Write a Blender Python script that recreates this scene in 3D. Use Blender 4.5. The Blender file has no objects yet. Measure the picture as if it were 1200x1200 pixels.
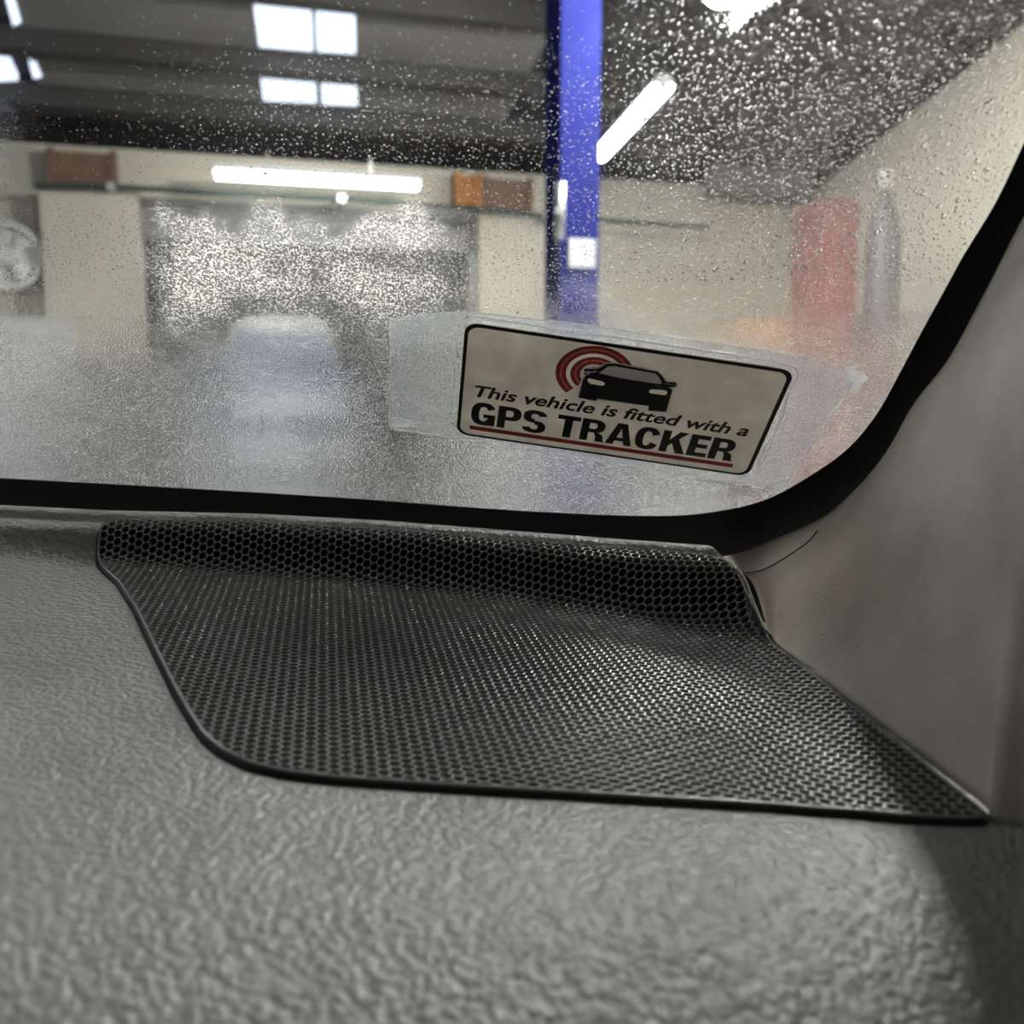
import bpy, bmesh, math, random
import numpy as np
from mathutils import Vector, Matrix

random.seed(7)
rng = np.random.default_rng(11)
sc = bpy.context.scene
col = sc.collection

# ------------------------------------------------------------------ camera
PITCH = math.radians(7.125)
CP, SP = math.cos(PITCH), math.sin(PITCH)
EYE = np.array([0.0, 0.0, 1.25])
cam = bpy.data.cameras.new('camera')
cam.sensor_width = 36.0
cam.sensor_fit = 'HORIZONTAL'
cam.lens = 36.0
cam.clip_start = 0.01
cam.clip_end = 200
cam.dof.use_dof = True
cam.dof.focus_distance = 0.285
cam.dof.aperture_fstop = 17.0
cam_o = bpy.data.objects.new('camera', cam)
cam_o.location = EYE
cam_o.rotation_euler = (math.pi / 2 - PITCH, 0, 0)
col.objects.link(cam_o)
sc.camera = cam_o

# ------------------------------------------------------------------ world and exposure
world = bpy.data.worlds.new('overcast_daylight')
sc.world = world
world.use_nodes = True
bgn = world.node_tree.nodes['Background']
bgn.inputs[0].default_value = (1.0, 0.98, 0.95, 1)
bgn.inputs[1].default_value = 0.11
sc.view_settings.view_transform = 'Standard'
sc.view_settings.look = 'None'
sc.view_settings.gamma = 1.0
sc.view_settings.use_curve_mapping = False
sc.view_settings.exposure = 0.62
sc.cycles.use_denoising = True

# ------------------------------------------------------------------ space helpers
def c2w(P):
    """lens frame (right, up, forward) -> world"""
    P = np.asarray(P, float)
    return np.stack([P[..., 0], P[..., 2] * CP + P[..., 1] * SP,
                     EYE[2] - P[..., 2] * SP + P[..., 1] * CP], -1)

def ray(u, v):
    return np.array([(u - 600) / 1200.0, (600 - v) / 1200.0, 1.0])

GN = np.array([0.10690849, 0.78801075, 0.60630819])      # windscreen plane
GD = 0.2006
def on_glass(u, v, off=0.0):
    r = ray(u, v)
    return r * ((GD - off) / (r @ GN))

def on_dash(u, v):
    z = -0.079 / ((600 - v) / 1200 - 0.173 + 0.08 * (u - 600) / 1200)
    return ray(u, v) * z

# ------------------------------------------------------------------ materials
def mat(name, color, rough=0.5, metal=0.0, var=0.0, vscale=20.0, bump=0.0, bscale=200.0,
        emit=None, estr=0.0, spec=0.5, coat=0.0, detail=3.0):
    m = bpy.data.materials.new(name)
    m.use_nodes = True
    nt = m.node_tree
    b = nt.nodes['Principled BSDF']
    b.inputs['Roughness'].default_value = rough
    b.inputs['Metallic'].default_value = metal
    b.inputs['Specular IOR Level'].default_value = spec
    b.inputs['Coat Weight'].default_value = coat
    tc = nt.nodes.new('ShaderNodeTexCoord')
    n = nt.nodes.new('ShaderNodeTexNoise')
    n.inputs['Scale'].default_value = vscale
    n.inputs['Detail'].default_value = detail
    nt.links.new(tc.outputs['Object'], n.inputs['Vector'])
    r = nt.nodes.new('ShaderNodeValToRGB')
    c = np.array(color)
    lo, hi = np.clip(c * (1 - var), 0, 1), np.clip(c * (1 + var), 0, 1)
    r.color_ramp.elements[0].position = 0.3
    r.color_ramp.elements[1].position = 0.7
    r.color_ramp.elements[0].color = (*lo, 1)
    r.color_ramp.elements[1].color = (*hi, 1)
    nt.links.new(n.outputs['Fac'], r.inputs[0])
    nt.links.new(r.outputs[0], b.inputs['Base Color'])
    if emit is not None:
        b.inputs['Emission Color'].default_value = (*emit, 1)
        b.inputs['Emission Strength'].default_value = estr
    if bump:
        n2 = nt.nodes.new('ShaderNodeTexNoise')
        n2.inputs['Scale'].default_value = bscale
        n2.inputs['Detail'].default_value = 2
        nt.links.new(tc.outputs['Object'], n2.inputs['Vector'])
        bp = nt.nodes.new('ShaderNodeBump')
        bp.inputs['Strength'].default_value = bump
        bp.inputs['Distance'].default_value = 0.3 / bscale
        nt.links.new(n2.outputs['Fac'], bp.inputs['Height'])
        nt.links.new(bp.outputs[0], b.inputs['Normal'])
    return m

def leather(name, color, rough, scale, strength, dist):
    """moulded leather grain: rounded cells with creases between them"""
    m = mat(name, color, rough, var=0.12, vscale=60)
    nt = m.node_tree
    b = nt.nodes['Principled BSDF']
    tc = nt.nodes.new('ShaderNodeTexCoord')
    ns = nt.nodes.new('ShaderNodeTexNoise')
    ns.inputs['Scale'].default_value = scale * 0.35
    ns.inputs['Detail'].default_value = 2
    nt.links.new(tc.outputs['Object'], ns.inputs['Vector'])
    sb = nt.nodes.new('ShaderNodeVectorMath'); sb.operation = 'SUBTRACT'
    sb.inputs[1].default_value = (0.5, 0.5, 0.5)
    nt.links.new(ns.outputs['Color'], sb.inputs[0])
    ms = nt.nodes.new('ShaderNodeVectorMath'); ms.operation = 'SCALE'
    ms.inputs['Scale'].default_value = 2.2 / scale
    nt.links.new(sb.outputs[0], ms.inputs[0])
    ad = nt.nodes.new('ShaderNodeVectorMath'); ad.operation = 'ADD'
    nt.links.new(tc.outputs['Object'], ad.inputs[0])
    nt.links.new(ms.outputs[0], ad.inputs[1])
    vo = nt.nodes.new('ShaderNodeTexVoronoi')
    vo.feature = 'SMOOTH_F1'
    vo.inputs['Scale'].default_value = scale
    vo.inputs['Smoothness'].default_value = 0.35
    nt.links.new(ad.outputs[0], vo.inputs['Vector'])
    n2 = nt.nodes.new('ShaderNodeTexNoise')
    n2.inputs['Scale'].default_value = scale * 2.2
    n2.inputs['Detail'].default_value = 3
    nt.links.new(tc.outputs['Object'], n2.inputs['Vector'])
    mx = nt.nodes.new('ShaderNodeMath'); mx.operation = 'MULTIPLY_ADD'
    mx.inputs[1].default_value = -1.0
    nt.links.new(vo.outputs['Distance'], mx.inputs[0])
    m3 = nt.nodes.new('ShaderNodeMath'); m3.operation = 'MULTIPLY'
    m3.inputs[1].default_value = 0.5
    nt.links.new(n2.outputs['Fac'], m3.inputs[0])
    nt.links.new(m3.outputs[0], mx.inputs[2])
    bp = nt.nodes.new('ShaderNodeBump')
    bp.inputs['Strength'].default_value = strength
    bp.inputs['Distance'].default_value = dist
    nt.links.new(mx.outputs[0], bp.inputs['Height'])
    nt.links.new(bp.outputs[0], b.inputs['Normal'])
    return m

M = {
    'dash': leather('grained_dash_vinyl', (0.15, 0.15, 0.142), 0.42, 620, 0.62, 0.0009),
    'pillar': leather('grained_pillar_plastic', (0.40, 0.365, 0.305), 0.5, 1250, 0.28, 0.0004),
    'seam': mat('dark_seam_line', (0.02, 0.02, 0.02), 0.8),
    'grille': mat('satin_black_grille_plastic', (0.12, 0.12, 0.12), 0.27, var=0.08, vscale=90, spec=0.8),
    'rim': mat('grille_rim_plastic', (0.10, 0.10, 0.10), 0.25, var=0.05),
    'backing': mat('painted_cavity_dark', (0.004, 0.004, 0.005), 0.95, var=0.1, vscale=300, spec=0.1),  # black painted in place of the cavity's darkness
    'shadow_gap': mat('painted_shadow_gap', (0.006, 0.006, 0.006), 0.8, var=0.1, spec=0.2),  # black that stands in for the shade around the grille edge
    'frit': mat('black_ceramic_frit', (0.0025, 0.0025, 0.003), 0.7, var=0.1, vscale=200, spec=0.15),
    'paper': mat('aged_label_paper', (0.84, 0.80, 0.735), 0.6, var=0.10, vscale=160, detail=6),
    'ink': mat('black_print_ink', (0.006, 0.006, 0.007), 0.5, var=0.2, vscale=400),
    'red': mat('dark_red_print_ink', (0.36, 0.045, 0.045), 0.5, var=0.12, vscale=500),
    'pink': mat('pale_red_print_ink', (0.62, 0.22, 0.19), 0.5, var=0.1, vscale=500),
}

def backlit(m, share):
    # thin paper and ink let some of the light behind them through
    nt = m.node_tree
    b = nt.nodes['Principled BSDF']
    out = nt.nodes['Material Output']
    tl = nt.nodes.new('ShaderNodeBsdfTranslucent')
    nt.links.new(b.inputs['Base Color'].links[0].from_socket, tl.inputs[0])
    mx = nt.nodes.new('ShaderNodeMixShader'); mx.inputs[0].default_value = share
    nt.links.new(b.outputs[0], mx.inputs[1]); nt.links.new(tl.outputs[0], mx.inputs[2])
    nt.links.new(mx.outputs[0], out.inputs['Surface'])
M['knockout'] = mat('pale_print_knockout', (0.86, 0.82, 0.755), 0.6, var=0.05, vscale=160)
for k_ in ('paper', 'red', 'pink'): backlit(M[k_], 0.45)

# ------------------------------------------------------------------ object helpers
ROOTLOC = {}
def root(name, loc, label, cat, group=None):
    o = bpy.data.objects.new(name, None)
    o.empty_display_size = 0.02
    o.location = loc
    col.objects.link(o)
    o['label'] = label
    o['category'] = cat
    if group: o['group'] = group
    ROOTLOC[o.name] = np.array(loc, float)
    return o

def base_of(parent):
    while parent is not None and parent.parent is not None:
        parent = parent.parent
    if parent is None: return np.zeros(3)
    return ROOTLOC.get(parent.name, np.zeros(3))

def obj(name, V, F, m, parent=None, smooth=False, label=None, cat=None, kind=None, group=None):
    V = np.asarray(V, float) - base_of(parent)
    me = bpy.data.meshes.new(name)
    me.from_pydata([tuple(x) for x in V], [], [tuple(int(i) for i in f) for f in F])
    me.update()
    if smooth: me.polygons.foreach_set('use_smooth', [True] * len(me.polygons))
    me.materials.append(m)
    o = bpy.data.objects.new(name, me)
    col.objects.link(o)
    o.parent = parent
    if label: o['label'] = label
    if cat: o['category'] = cat
    if kind: o['kind'] = kind
    if group: o['group'] = group
    return o

def grid_faces(nr, nc, off=0, wrap=False):
    F = []
    for r in range(nr - 1):
        for c in range(nc if wrap else nc - 1):
            d = (c + 1) % nc
            F.append((off + r * nc + c, off + r * nc + d, off + (r + 1) * nc + d, off + (r + 1) * nc + c))
    return F

def tube(P, rad, n=8, closed=False):
    P = np.asarray(P, float)
    N = len(P)
    V = []
    up = np.array([0.13, 0.21, 0.97])
    rad = np.broadcast_to(rad, (N,))
    for i in range(N):
        a = P[(i - 1) % N] if (closed or i > 0) else P[i]
        b = P[(i + 1) % N] if (closed or i < N - 1) else P[i]
        d = b - a; d = d / (np.linalg.norm(d) + 1e-12)
        x = np.cross(d, up); x /= np.linalg.norm(x) + 1e-12
        y = np.cross(x, d)
        for k in range(n):
            an = 2 * math.pi * k / n
            V.append(P[i] + rad[i] * (math.cos(an) * x + math.sin(an) * y))
    F = grid_faces(N, n, 0, True)
    if closed:
        for c in range(n):
            F.append(((N - 1) * n + c, (N - 1) * n + (c + 1) % n, (c + 1) % n, c))
    else:
        F.append(tuple(range(n))[::-1]); F.append(tuple((N - 1) * n + k for k in range(n)))
    return np.array(V), F

def smooth_poly(P, per=6):
    """Catmull-Rom through the points"""
    P = np.asarray(P, float)
    Q = np.vstack([2 * P[0] - P[1], P, 2 * P[-1] - P[-2]])
    out = []
    for i in range(1, len(Q) - 2):
        for k in range(per):
            t = k / per
            a, b, c, d = Q[i - 1], Q[i], Q[i + 1], Q[i + 2]
            out.append(0.5 * ((2 * b) + (c - a) * t + (2 * a - 5 * b + 4 * c - d) * t * t + (3 * b - a - 3 * c + d) * t ** 3))
    out.append(P[-1])
    return np.array(out)

# ================================================================== DASHBOARD SURFACE
EY = np.array([-0.183, 0.173 + 0.08 * 0.183, 1.0]); EY /= np.linalg.norm(EY)
_m = 0.198 / 1.03246
EX = np.array([1.0, 0.173 * _m - 0.08, _m]); EX /= np.linalg.norm(EX)
EN = np.cross(EY, EX); EN /= np.linalg.norm(EN)
if EN[1] < 0: EN = -EN
O = on_dash(450, 905)

def st_of(P):
    d = np.asarray(P) - O
    return d @ EX, d @ EY, d @ EN

crease_px = [(-350, 640), (-150, 648), (0, 654), (130, 662), (300, 676), (450, 689), (600, 709), (750, 733), (891, 752), (1000, 768)]
top_px = [(-350, 588, .330), (-150, 595, .326), (0, 601, .324), (118, 607, .322), (300, 611, .322), (450, 619, .3215), (600, 631, .319), (750, 643, .311), (850, 651, .300), (960, 662, .288)]
TP = np.array([st_of(ray(u, v) * z) for u, v, z in top_px])

# right-hand roll up towards the pillar
RA = np.array(st_of(on_dash(905, 757))[:2]); RB = np.array(st_of(on_dash(1163, 958))[:2])
RD = (RB - RA) / np.linalg.norm(RB - RA); RNv = np.array([RD[1], -RD[0]])
if RNv[0] > 0: RNv = -RNv          # points left, into the grille
ROLL_W, ROLL_H = 0.032, 0.0042

def sidelift(s, t):
    d = (s - RA[0]) * RNv[0] + (t - RA[1]) * RNv[1]
    x = np.clip(1 - d / ROLL_W, 0, 1.3)
    return ROLL_H * x * x

def crease_st(u, v):
    a, b = u, v
    for _ in range(6):
        s, t, _h = st_of(on_dash(a, b))
        P = O + s * EX + t * EY + sidelift(s, t) * EN
        a += u - (600 + 1200 * P[0] / P[2]); b += v - (600 - 1200 * P[1] / P[2])
    return s, t
CR = np.array([crease_st(*p) for p in crease_px])
CR = CR[np.argsort(CR[:, 0])]
def cfun(s): return np.interp(s, CR[:, 0], CR[:, 1])
def tfun(s): return np.interp(s, TP[:, 0], TP[:, 1]), np.interp(s, TP[:, 0], TP[:, 2])

def prof(s, w):
    """band profile: s array, w arc length past the crease -> (t, h); returns total length too"""
    s = np.asarray(s, float); w = np.asarray(w, float)
    c = cfun(s); tt, hh = tfun(s)
    dx = tt - c
    K = 33
    q = np.linspace(0, 1, K)
    b1 = 3 * (1 - q) ** 2 * q; b2 = 3 * (1 - q) * q ** 2; b3 = q ** 3
    k = np.where(s < -0.119, 1.0, 0.85)[..., None]
    X = dx[..., None] * (b1 * k + b2 * (1 - k * 0.9) + b3)
    H = hh[..., None] * (b2 + b3)
    seg = np.hypot(np.diff(X, axis=-1), np.diff(H, axis=-1))
    L = np.concatenate([np.zeros(seg.shape[:-1] + (1,)), np.cumsum(seg, -1)], -1)
    idx = np.clip((L <= w[..., None]).sum(-1) - 1, 0, K - 2)
    ta = np.take_along_axis
    i0 = idx[..., None]
    l0, l1 = ta(L, i0, -1)[..., 0], ta(L, i0 + 1, -1)[..., 0]
    f = (w - l0) / (l1 - l0)
    x = ta(X, i0, -1)[..., 0] * (1 - f) + ta(X, i0 + 1, -1)[..., 0] * f
    h = ta(H, i0, -1)[..., 0] * (1 - f) + ta(H, i0 + 1, -1)[..., 0] * f
    return c + x, h, L[..., -1]

def surf(s, t):
    s = np.asarray(s, float); t = np.asarray(t, float)
    c = cfun(s)
    tb, hb, _ = prof(s, np.maximum(t - c, 0))
    flat = t <= c
    tt = np.where(flat, t, tb); hh = np.where(flat, 0, hb)
    hh = hh + sidelift(s, tt) * np.where(flat, 1.0, np.clip(1 - hb / 0.02, 0, 1))
    return O + s[..., None] * EX + tt[..., None] * EY + hh[..., None] * EN

def surfn(s, t):
    e = 0.0004
    a = surf(s + e, t) - surf(s - e, t)
    b = surf(s, t + e) - surf(s, t - e)
    n = np.cross(b, a)
    n /= np.linalg.norm(n, axis=-1, keepdims=True)
    return np.where((n @ EN)[..., None] < 0, -n, n)

def proj(P):
    return np.stack([600 + 1200 * P[..., 0] / P[..., 2], 600 - 1200 * P[..., 1] / P[..., 2]], -1)

def inverse(px, band=None):
    """pixel list -> surface parameters, coarse then fine search"""
    S, T = np.meshgrid(np.linspace(-0.19, 0.14, 331), np.linspace(-0.03, 0.19, 221), indexing='ij')
    UV = proj(surf(S, T))
    res = []
    for p in px:
        d = ((UV - np.array(p)) ** 2).sum(-1)
        i = np.unravel_index(np.argmin(d), d.shape)
        s0, t0, r = S[i], T[i], 0.0012
        for _ in range(3):
            s2, t2 = np.meshgrid(np.linspace(s0 - r, s0 + r, 21), np.linspace(t0 - r, t0 + r, 21), indexing='ij')
            d2 = ((proj(surf(s2, t2)) - np.array(p)) ** 2).sum(-1)
            j = np.unravel_index(np.argmin(d2), d2.shape)
            s0, t0, r = s2[j], t2[j], r / 6
        res.append((s0, t0))
    return np.array(res)

out_px = [(119.5, 614), (116.5, 623), (114.5, 635), (114.5, 650), (118, 659), (124, 666), (140, 680), (160, 710), (182, 755), (207, 805), (225, 835),
          (242, 860), (263, 877), (293, 892), (337, 902), (400, 909), (517, 917), (700, 928), (900, 940), (1000, 947), (1105, 955), (1158, 956),
          (1150, 947), (1084, 895), (1034, 855), (960, 796), (930, 773), (910, 758), (896, 740), (890, 728), (883, 712), (875, 690), (868, 674), (860, 664), (850, 656)]
OUT = inverse(out_px)
# close the outline along the top of the band
s_r, s_l = OUT[-1, 0], OUT[0, 0]
tops = []
for s in np.linspace(s_r - 0.004, s_l + 0.004, 24):
    tops.append((s, cfun(s) + prof(np.array(s), np.array(0.0))[2] - 0.0006))
OUTL = np.vstack([OUT, tops])
_closed = np.vstack([OUTL, OUTL[:1]])

def inside(P):
    x, y = P[:, 0], P[:, 1]
    r = np.zeros(len(P), bool)
    for (x1, y1), (x2, y2) in zip(_closed[:-1], _closed[1:]):
        if y1 == y2: continue
        c = ((y1 > y) != (y2 > y)) & (x < (x2 - x1) * (y - y1) / (y2 - y1) + x1)
        r ^= c
    return r

def nearest(P):
    best = np.full(len(P), 1e9); Q = P.copy()
    for a, b in zip(_closed[:-1], _closed[1:]):
        ab = b - a
        f = np.clip(((P - a) @ ab) / (ab @ ab + 1e-18), 0, 1)
        q = a + f[:, None] * ab
        d = ((P - q) ** 2).sum(-1)
        k = d < best
        best[k] = d[k]; Q[k] = q[k]
    return Q, np.sqrt(best)

# ------------------------------------------------------------------ dashboard
def build_dash():
    ss = np.unique(np.concatenate([np.linspace(-0.42, 0.20, 156), np.linspace(s_r - 0.004, s_r + 0.022, 60)]))
    rows = []
    DZ = -0.0016
    t0, R = -0.034, 0.075
    # front roll
    for a in np.linspace(math.pi / 2, 0, 26):
        tt = t0 - R * math.sin(a); hh = -R * (1 - math.cos(a))
        rows.append(O + ss[:, None] * EX + tt * EY + (hh + DZ) * EN + sidelift(ss, t0 + 0 * ss)[:, None] * 0.6 * EN)
    for f in np.linspace(0, 1, 40)[1:]:
        tt = t0 + f * (cfun(ss) - t0)
        rows.append(surf(ss, tt) + DZ * EN)
    L = prof(ss, 0 * ss)[2]
    er = OUT[[34, 33, 32, 31, 30, 29, 28, 27]]; er = er[np.argsort(er[:, 0])]
    lim = np.interp(ss, er[:, 0], er[:, 1], left=9.0) - cfun(ss) - 0.0006      # the step ends with the grille
    lim = np.where(ss > er[-1, 0], 0.0, lim)
    L = np.clip(lim, 0.0004, L)
    for f in np.linspace(0, 1, 20)[1:]:
        P = surf(ss, cfun(ss) + f * L)
        rows.append(P + DZ * surfn(ss, cfun(ss) + f * L * 0.98 + 1e-5))
    T3 = surf(ss, cfun(ss) + L)
    for dt, dh in ((0.0012, -0.0012), (0.0018, 0.0004), (0.0026, 0.0010), (0.0045, 0.0012), (0.008, 0.0010), (0.010, -0.002), (0.011, -0.02)):
        rows.append(T3 + dt * EY + dh * EN * np.where(ss > s_r, 0.0, 1.0)[:, None])
    V = c2w(np.array(rows)).reshape(-1, 3)
    F = grid_faces(len(rows), len(ss))
    # the underside closes the moulding
    lo = V.reshape(len(rows), len(ss), 3)[[0, -1]].copy()
    base = c2w(O) + np.array([0, 0.02, -0.10])
    lo[..., 2] = base[2]
    n0 = len(V)
    V = np.vstack([V, lo.reshape(-1, 3)])
    n = len(ss)
    for c in range(n - 1):
        F.append((n0 + c, n0 + c + 1, c + 1, c))
        F.append(((len(rows) - 1) * n + c, (len(rows) - 1) * n + c + 1, n0 + n + c + 1, n0 + n + c))
    r = root('dashboard', c2w(O) + np.array([0, 0.05, -0.10]), 'dark grey leather-grained dashboard top below the windscreen', 'dashboard')
    obj('dash_top', V, F, M['dash'], r, smooth=True)
build_dash()

# ------------------------------------------------------------------ speaker grille
PITCHH = 0.0025
grille = root('speaker_grille', c2w(surf(np.array(0.0), np.array(0.05)) - 0.0016 * EN),
              'black perforated honeycomb speaker grille set in the dashboard corner', 'speaker grille')

def build_grille():
    p = PITCHH
    cx = 0.8660254 * p
    s0, s1 = OUTL[:, 0].min(), OUTL[:, 0].max()
    t0, t1 = OUTL[:, 1].min(), OUTL[:, 1].max()
    C = []
    k0, k1 = int(s0 / cx) - 2, int(s1 / cx) + 2
    for k in range(k0, k1 + 1):
        off = 0.5 * (k % 2)
        for m in range(int(t0 / p) - 2, int(t1 / p) + 3):
            C.append((k * cx, (m + off) * p))
    C = np.array(C)
    ins = inside(C)
    _, d = nearest(C)
    C = C[ins | (d < 0.45 * p)]
    N = len(C)
    ang = np.arange(12) * math.pi / 6
    rh = np.where(np.arange(12) % 2 == 0, p / math.sqrt(3), p / 2) * 1.002
    dirs = np.stack([np.cos(ang), np.sin(ang)], -1)
    rings = [dirs * rh[:, None], dirs * (0.468 * p), dirs * (0.440 * p), dirs * (0.432 * p)]
    hs = [0.0, -0.00002, -0.00022, -0.0011]
    st = np.stack([C[:, None, :] + r[None] for r in rings], 1)      # N,4,12,2
    flatp = st.reshape(-1, 2).copy()
    _, dc = nearest(C)
    near = np.repeat(dc < 0.7 * p, 48)
    sub = flatp[near]
    o = ~inside(sub)
    q, _ = nearest(sub[o])
    sub[o] = q
    flatp[near] = sub
    # never past the top of the band
    P = surf(flatp[:, 0], flatp[:, 1])
    nn = surfn(C[:, 0], C[:, 1])
    P = P.reshape(N, 4, 12, 3) + np.array(hs)[None, :, None, None] * nn[:, None, None, :]
    V = c2w(P.reshape(-1, 3))
    F = []
    k = np.arange(12); k2 = (k + 1) % 12
    cell = []
    for r in range(3):
        cell += [(r * 12 + a, r * 12 + b, (r + 1) * 12 + b, (r + 1) * 12 + a) for a, b in zip(k, k2)]
    cell = np.array(cell)
    F = (cell[None] + (np.arange(N) * 48)[:, None, None]).reshape(-1, 4)
    me_o = obj('perforated_sheet', V, F, M['grille'], grille)
    me_o['label'] = 'black honeycomb perforated sheet'
    return N
build_grille()

def dense_outline(off=0.0, per=5):
    P = _closed
    res = []
    for a, b in zip(P[:-1], P[1:]):
        n = max(2, int(np.linalg.norm(b - a) / 0.0012))
        for k in range(n): res.append(a + (b - a) * k / n)
    res = np.array(res)
    # light smoothing keeps corners round
    for _ in range(3):
        res = 0.25 * np.roll(res, 1, 0) + 0.5 * res + 0.25 * np.roll(res, -1, 0)
    if off:
        d = np.roll(res, -1, 0) - np.roll(res, 1, 0)
        d /= np.linalg.norm(d, axis=1, keepdims=True)
        nn = np.stack([d[:, 1], -d[:, 0]], -1)
        area = 0.5 * np.sum(res[:, 0] * np.roll(res[:, 1], -1) - np.roll(res[:, 0], -1) * res[:, 1])
        if area < 0: nn = -nn
        res = res + off * nn
    return res

def build_grille_edges():
    r0 = dense_outline(0.0)
    n0 = surfn(r0[:, 0], r0[:, 1])
    P = surf(r0[:, 0], r0[:, 1])
    V, F = tube(c2w(P - 0.0003 * n0), 0.00042, 8, True)
    obj('rim', V, F, M['rim'], grille, smooth=True, label='thin raised rim')
    # black strip standing in for the shadow gap, down from the rim and outwards
    ra = dense_outline(0.0001); rb = dense_outline(0.0007); rc = dense_outline(0.0011)
    rows = [surf(ra[:, 0], ra[:, 1]) - 0.0005 * n0, surf(rb[:, 0], rb[:, 1]) - 0.0008 * n0, surf(rc[:, 0], rc[:, 1]) - 0.0013 * n0, surf(rc[:, 0], rc[:, 1]) - 0.00155 * n0]
    V = c2w(np.array(rows)).reshape(-1, 3)
    obj('shadow_gap', V, grid_faces(4, len(r0), 0, True), M['shadow_gap'], grille, smooth=True)
    # black sheet standing in for the dark cavity behind the holes
    ss = np.linspace(OUTL[:, 0].min(), OUTL[:, 0].max(), 90)
    Vb, idx = [], {}
    G = []
    tl = np.linspace(OUTL[:, 1].min(), OUTL[:, 1].max(), 110)
    S, T = np.meshgrid(ss, tl, indexing='ij')
    pts = np.stack([S.ravel(), T.ravel()], -1)
    ins = inside(pts)
    q, _ = nearest(pts[~ins])
    pts[~ins] = q
    ins = ins.reshape(S.shape)
    Pn = surfn(pts[:, 0], pts[:, 1])
    P3 = surf(pts[:, 0], pts[:, 1]) - 0.00125 * Pn
    F = []
    for i in range(89):
        for j in range(109):
            if ins[i:i + 2, j:j + 2].any():
                a = i * 110 + j
                F.append((a, a + 1, a + 111, a + 110))
    used = sorted({x for f in F for x in f}); mp = {u: k for k, u in enumerate(used)}
    obj('cavity_shade_sheet', c2w(P3[used]), [tuple(mp[x] for x in f) for f in F], M['backing'], grille, smooth=True)
build_grille_edges()

# ================================================================== WINDSCREEN
gx = np.array([1.0, 0, 0]) - GN * GN[0]; gx /= np.linalg.norm(gx)
gy = np.cross(GN, gx)
if gy[1] < 0: gy = -gy
G0 = on_glass(600, 600)
def glass_ab(P):
    d = np.asarray(P) - G0
    return d @ gx, d @ gy

inner_px = [(-420, 540), (-200, 551), (0, 561), (200, 572), (400, 584), (560, 596), (660, 602), (760, 605.5), (827, 602), (893, 588), (947, 560), (993, 527), (1027, 487), (1053, 441), (1080, 390),
            (1113, 330), (1130, 299), (1167, 238), (1198, 173), (1235, 90), (1275, -10), (1330, -150), (1400, -330)]
outer_px = [(-420, 600), (-200, 612), (0, 622), (200, 632), (400, 642), (560, 650), (660, 658), (760, 665), (850, 668), (925, 645), (985, 604), (1040, 556), (1075, 508), (1102, 460), (1130, 405),
            (1163, 345), (1182, 312), (1222, 246), (1258, 178), (1300, 95), (1345, -10), (1410, -150), (1490, -330)]
inner = smooth_poly(np.array(inner_px), 5)
outer = smooth_poly(np.array(outer_px), 5)

wind = root('windscreen', c2w(on_glass(500, 610)), 'rain-speckled fogged car windscreen with a black border', 'windscreen')

def build_frit():
    A = np.array([on_glass(u, v, 0.0004) for u, v in inner])
    B = np.array([on_glass(u, v, 0.0004) for u, v in outer])
    n = len(A)
    A2 = A + 0.0003 * GN; B2 = B + 0.0003 * GN
    V = c2w(np.vstack([A, B, A2, B2]))
    F = []
    for i in range(n - 1):
        F += [(i, i + 1, n + i + 1, n + i), (2 * n + i, 3 * n + i, 3 * n + i + 1, 2 * n + i + 1), (i, 2 * n + i, 2 * n + i + 1, i + 1)]
    obj('border_band', V, F, M['frit'], wind, label='solid black band around the glass edge')
build_frit()

# glass sheet as a fine grid in the glass plane, clipped at the middle of the border band
def fog_maps(u, v):
    """how the condensation lies on the pane"""
    def sm(x, a, b):
        q = np.clip((x - a) / (b - a), 0, 1); return q * q * (3 - 2 * q)
    def blob(cx, cy, rx, ry): return np.exp(-((u - cx) / rx) ** 2 - ((v - cy) / ry) ** 2)
    wob = 14 * np.sin(u / 23.0) + 10 * np.sin(u / 9.7 + 1.3) + 8 * np.sin(u / 41.0 + v / 30.0)
    fog = sm(v, 255, 420) * (0.35 + 0.65 * sm(v, 320, 480))
    fog = np.maximum(fog, 0.32 * sm(u, 850, 980))
    fog = np.maximum(fog, 0.35 * sm(60 - u, 0, 60) * sm(v, 90, 200))
    mist = sm(v + wob, 246, 268) * (1 - sm(v, 315, 450)) * sm(u, 150, 215) * (1 - sm(u, 470, 590))
    mist = np.maximum(mist, 0.03 * sm(v, 300, 380))
    mist = np.maximum(mist, 0.11 * sm(u, 640, 800))
    drop = np.clip(0.10 + 0.9 * sm(u, 60, 420) * sm(v, 20, 130) + 0.8 * sm(u, 640, 800), 0, 1)
    drop = np.maximum(drop, 0.8 * sm(v, 250, 330))
    return fog, np.clip(mist, 0, 1), drop

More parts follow.
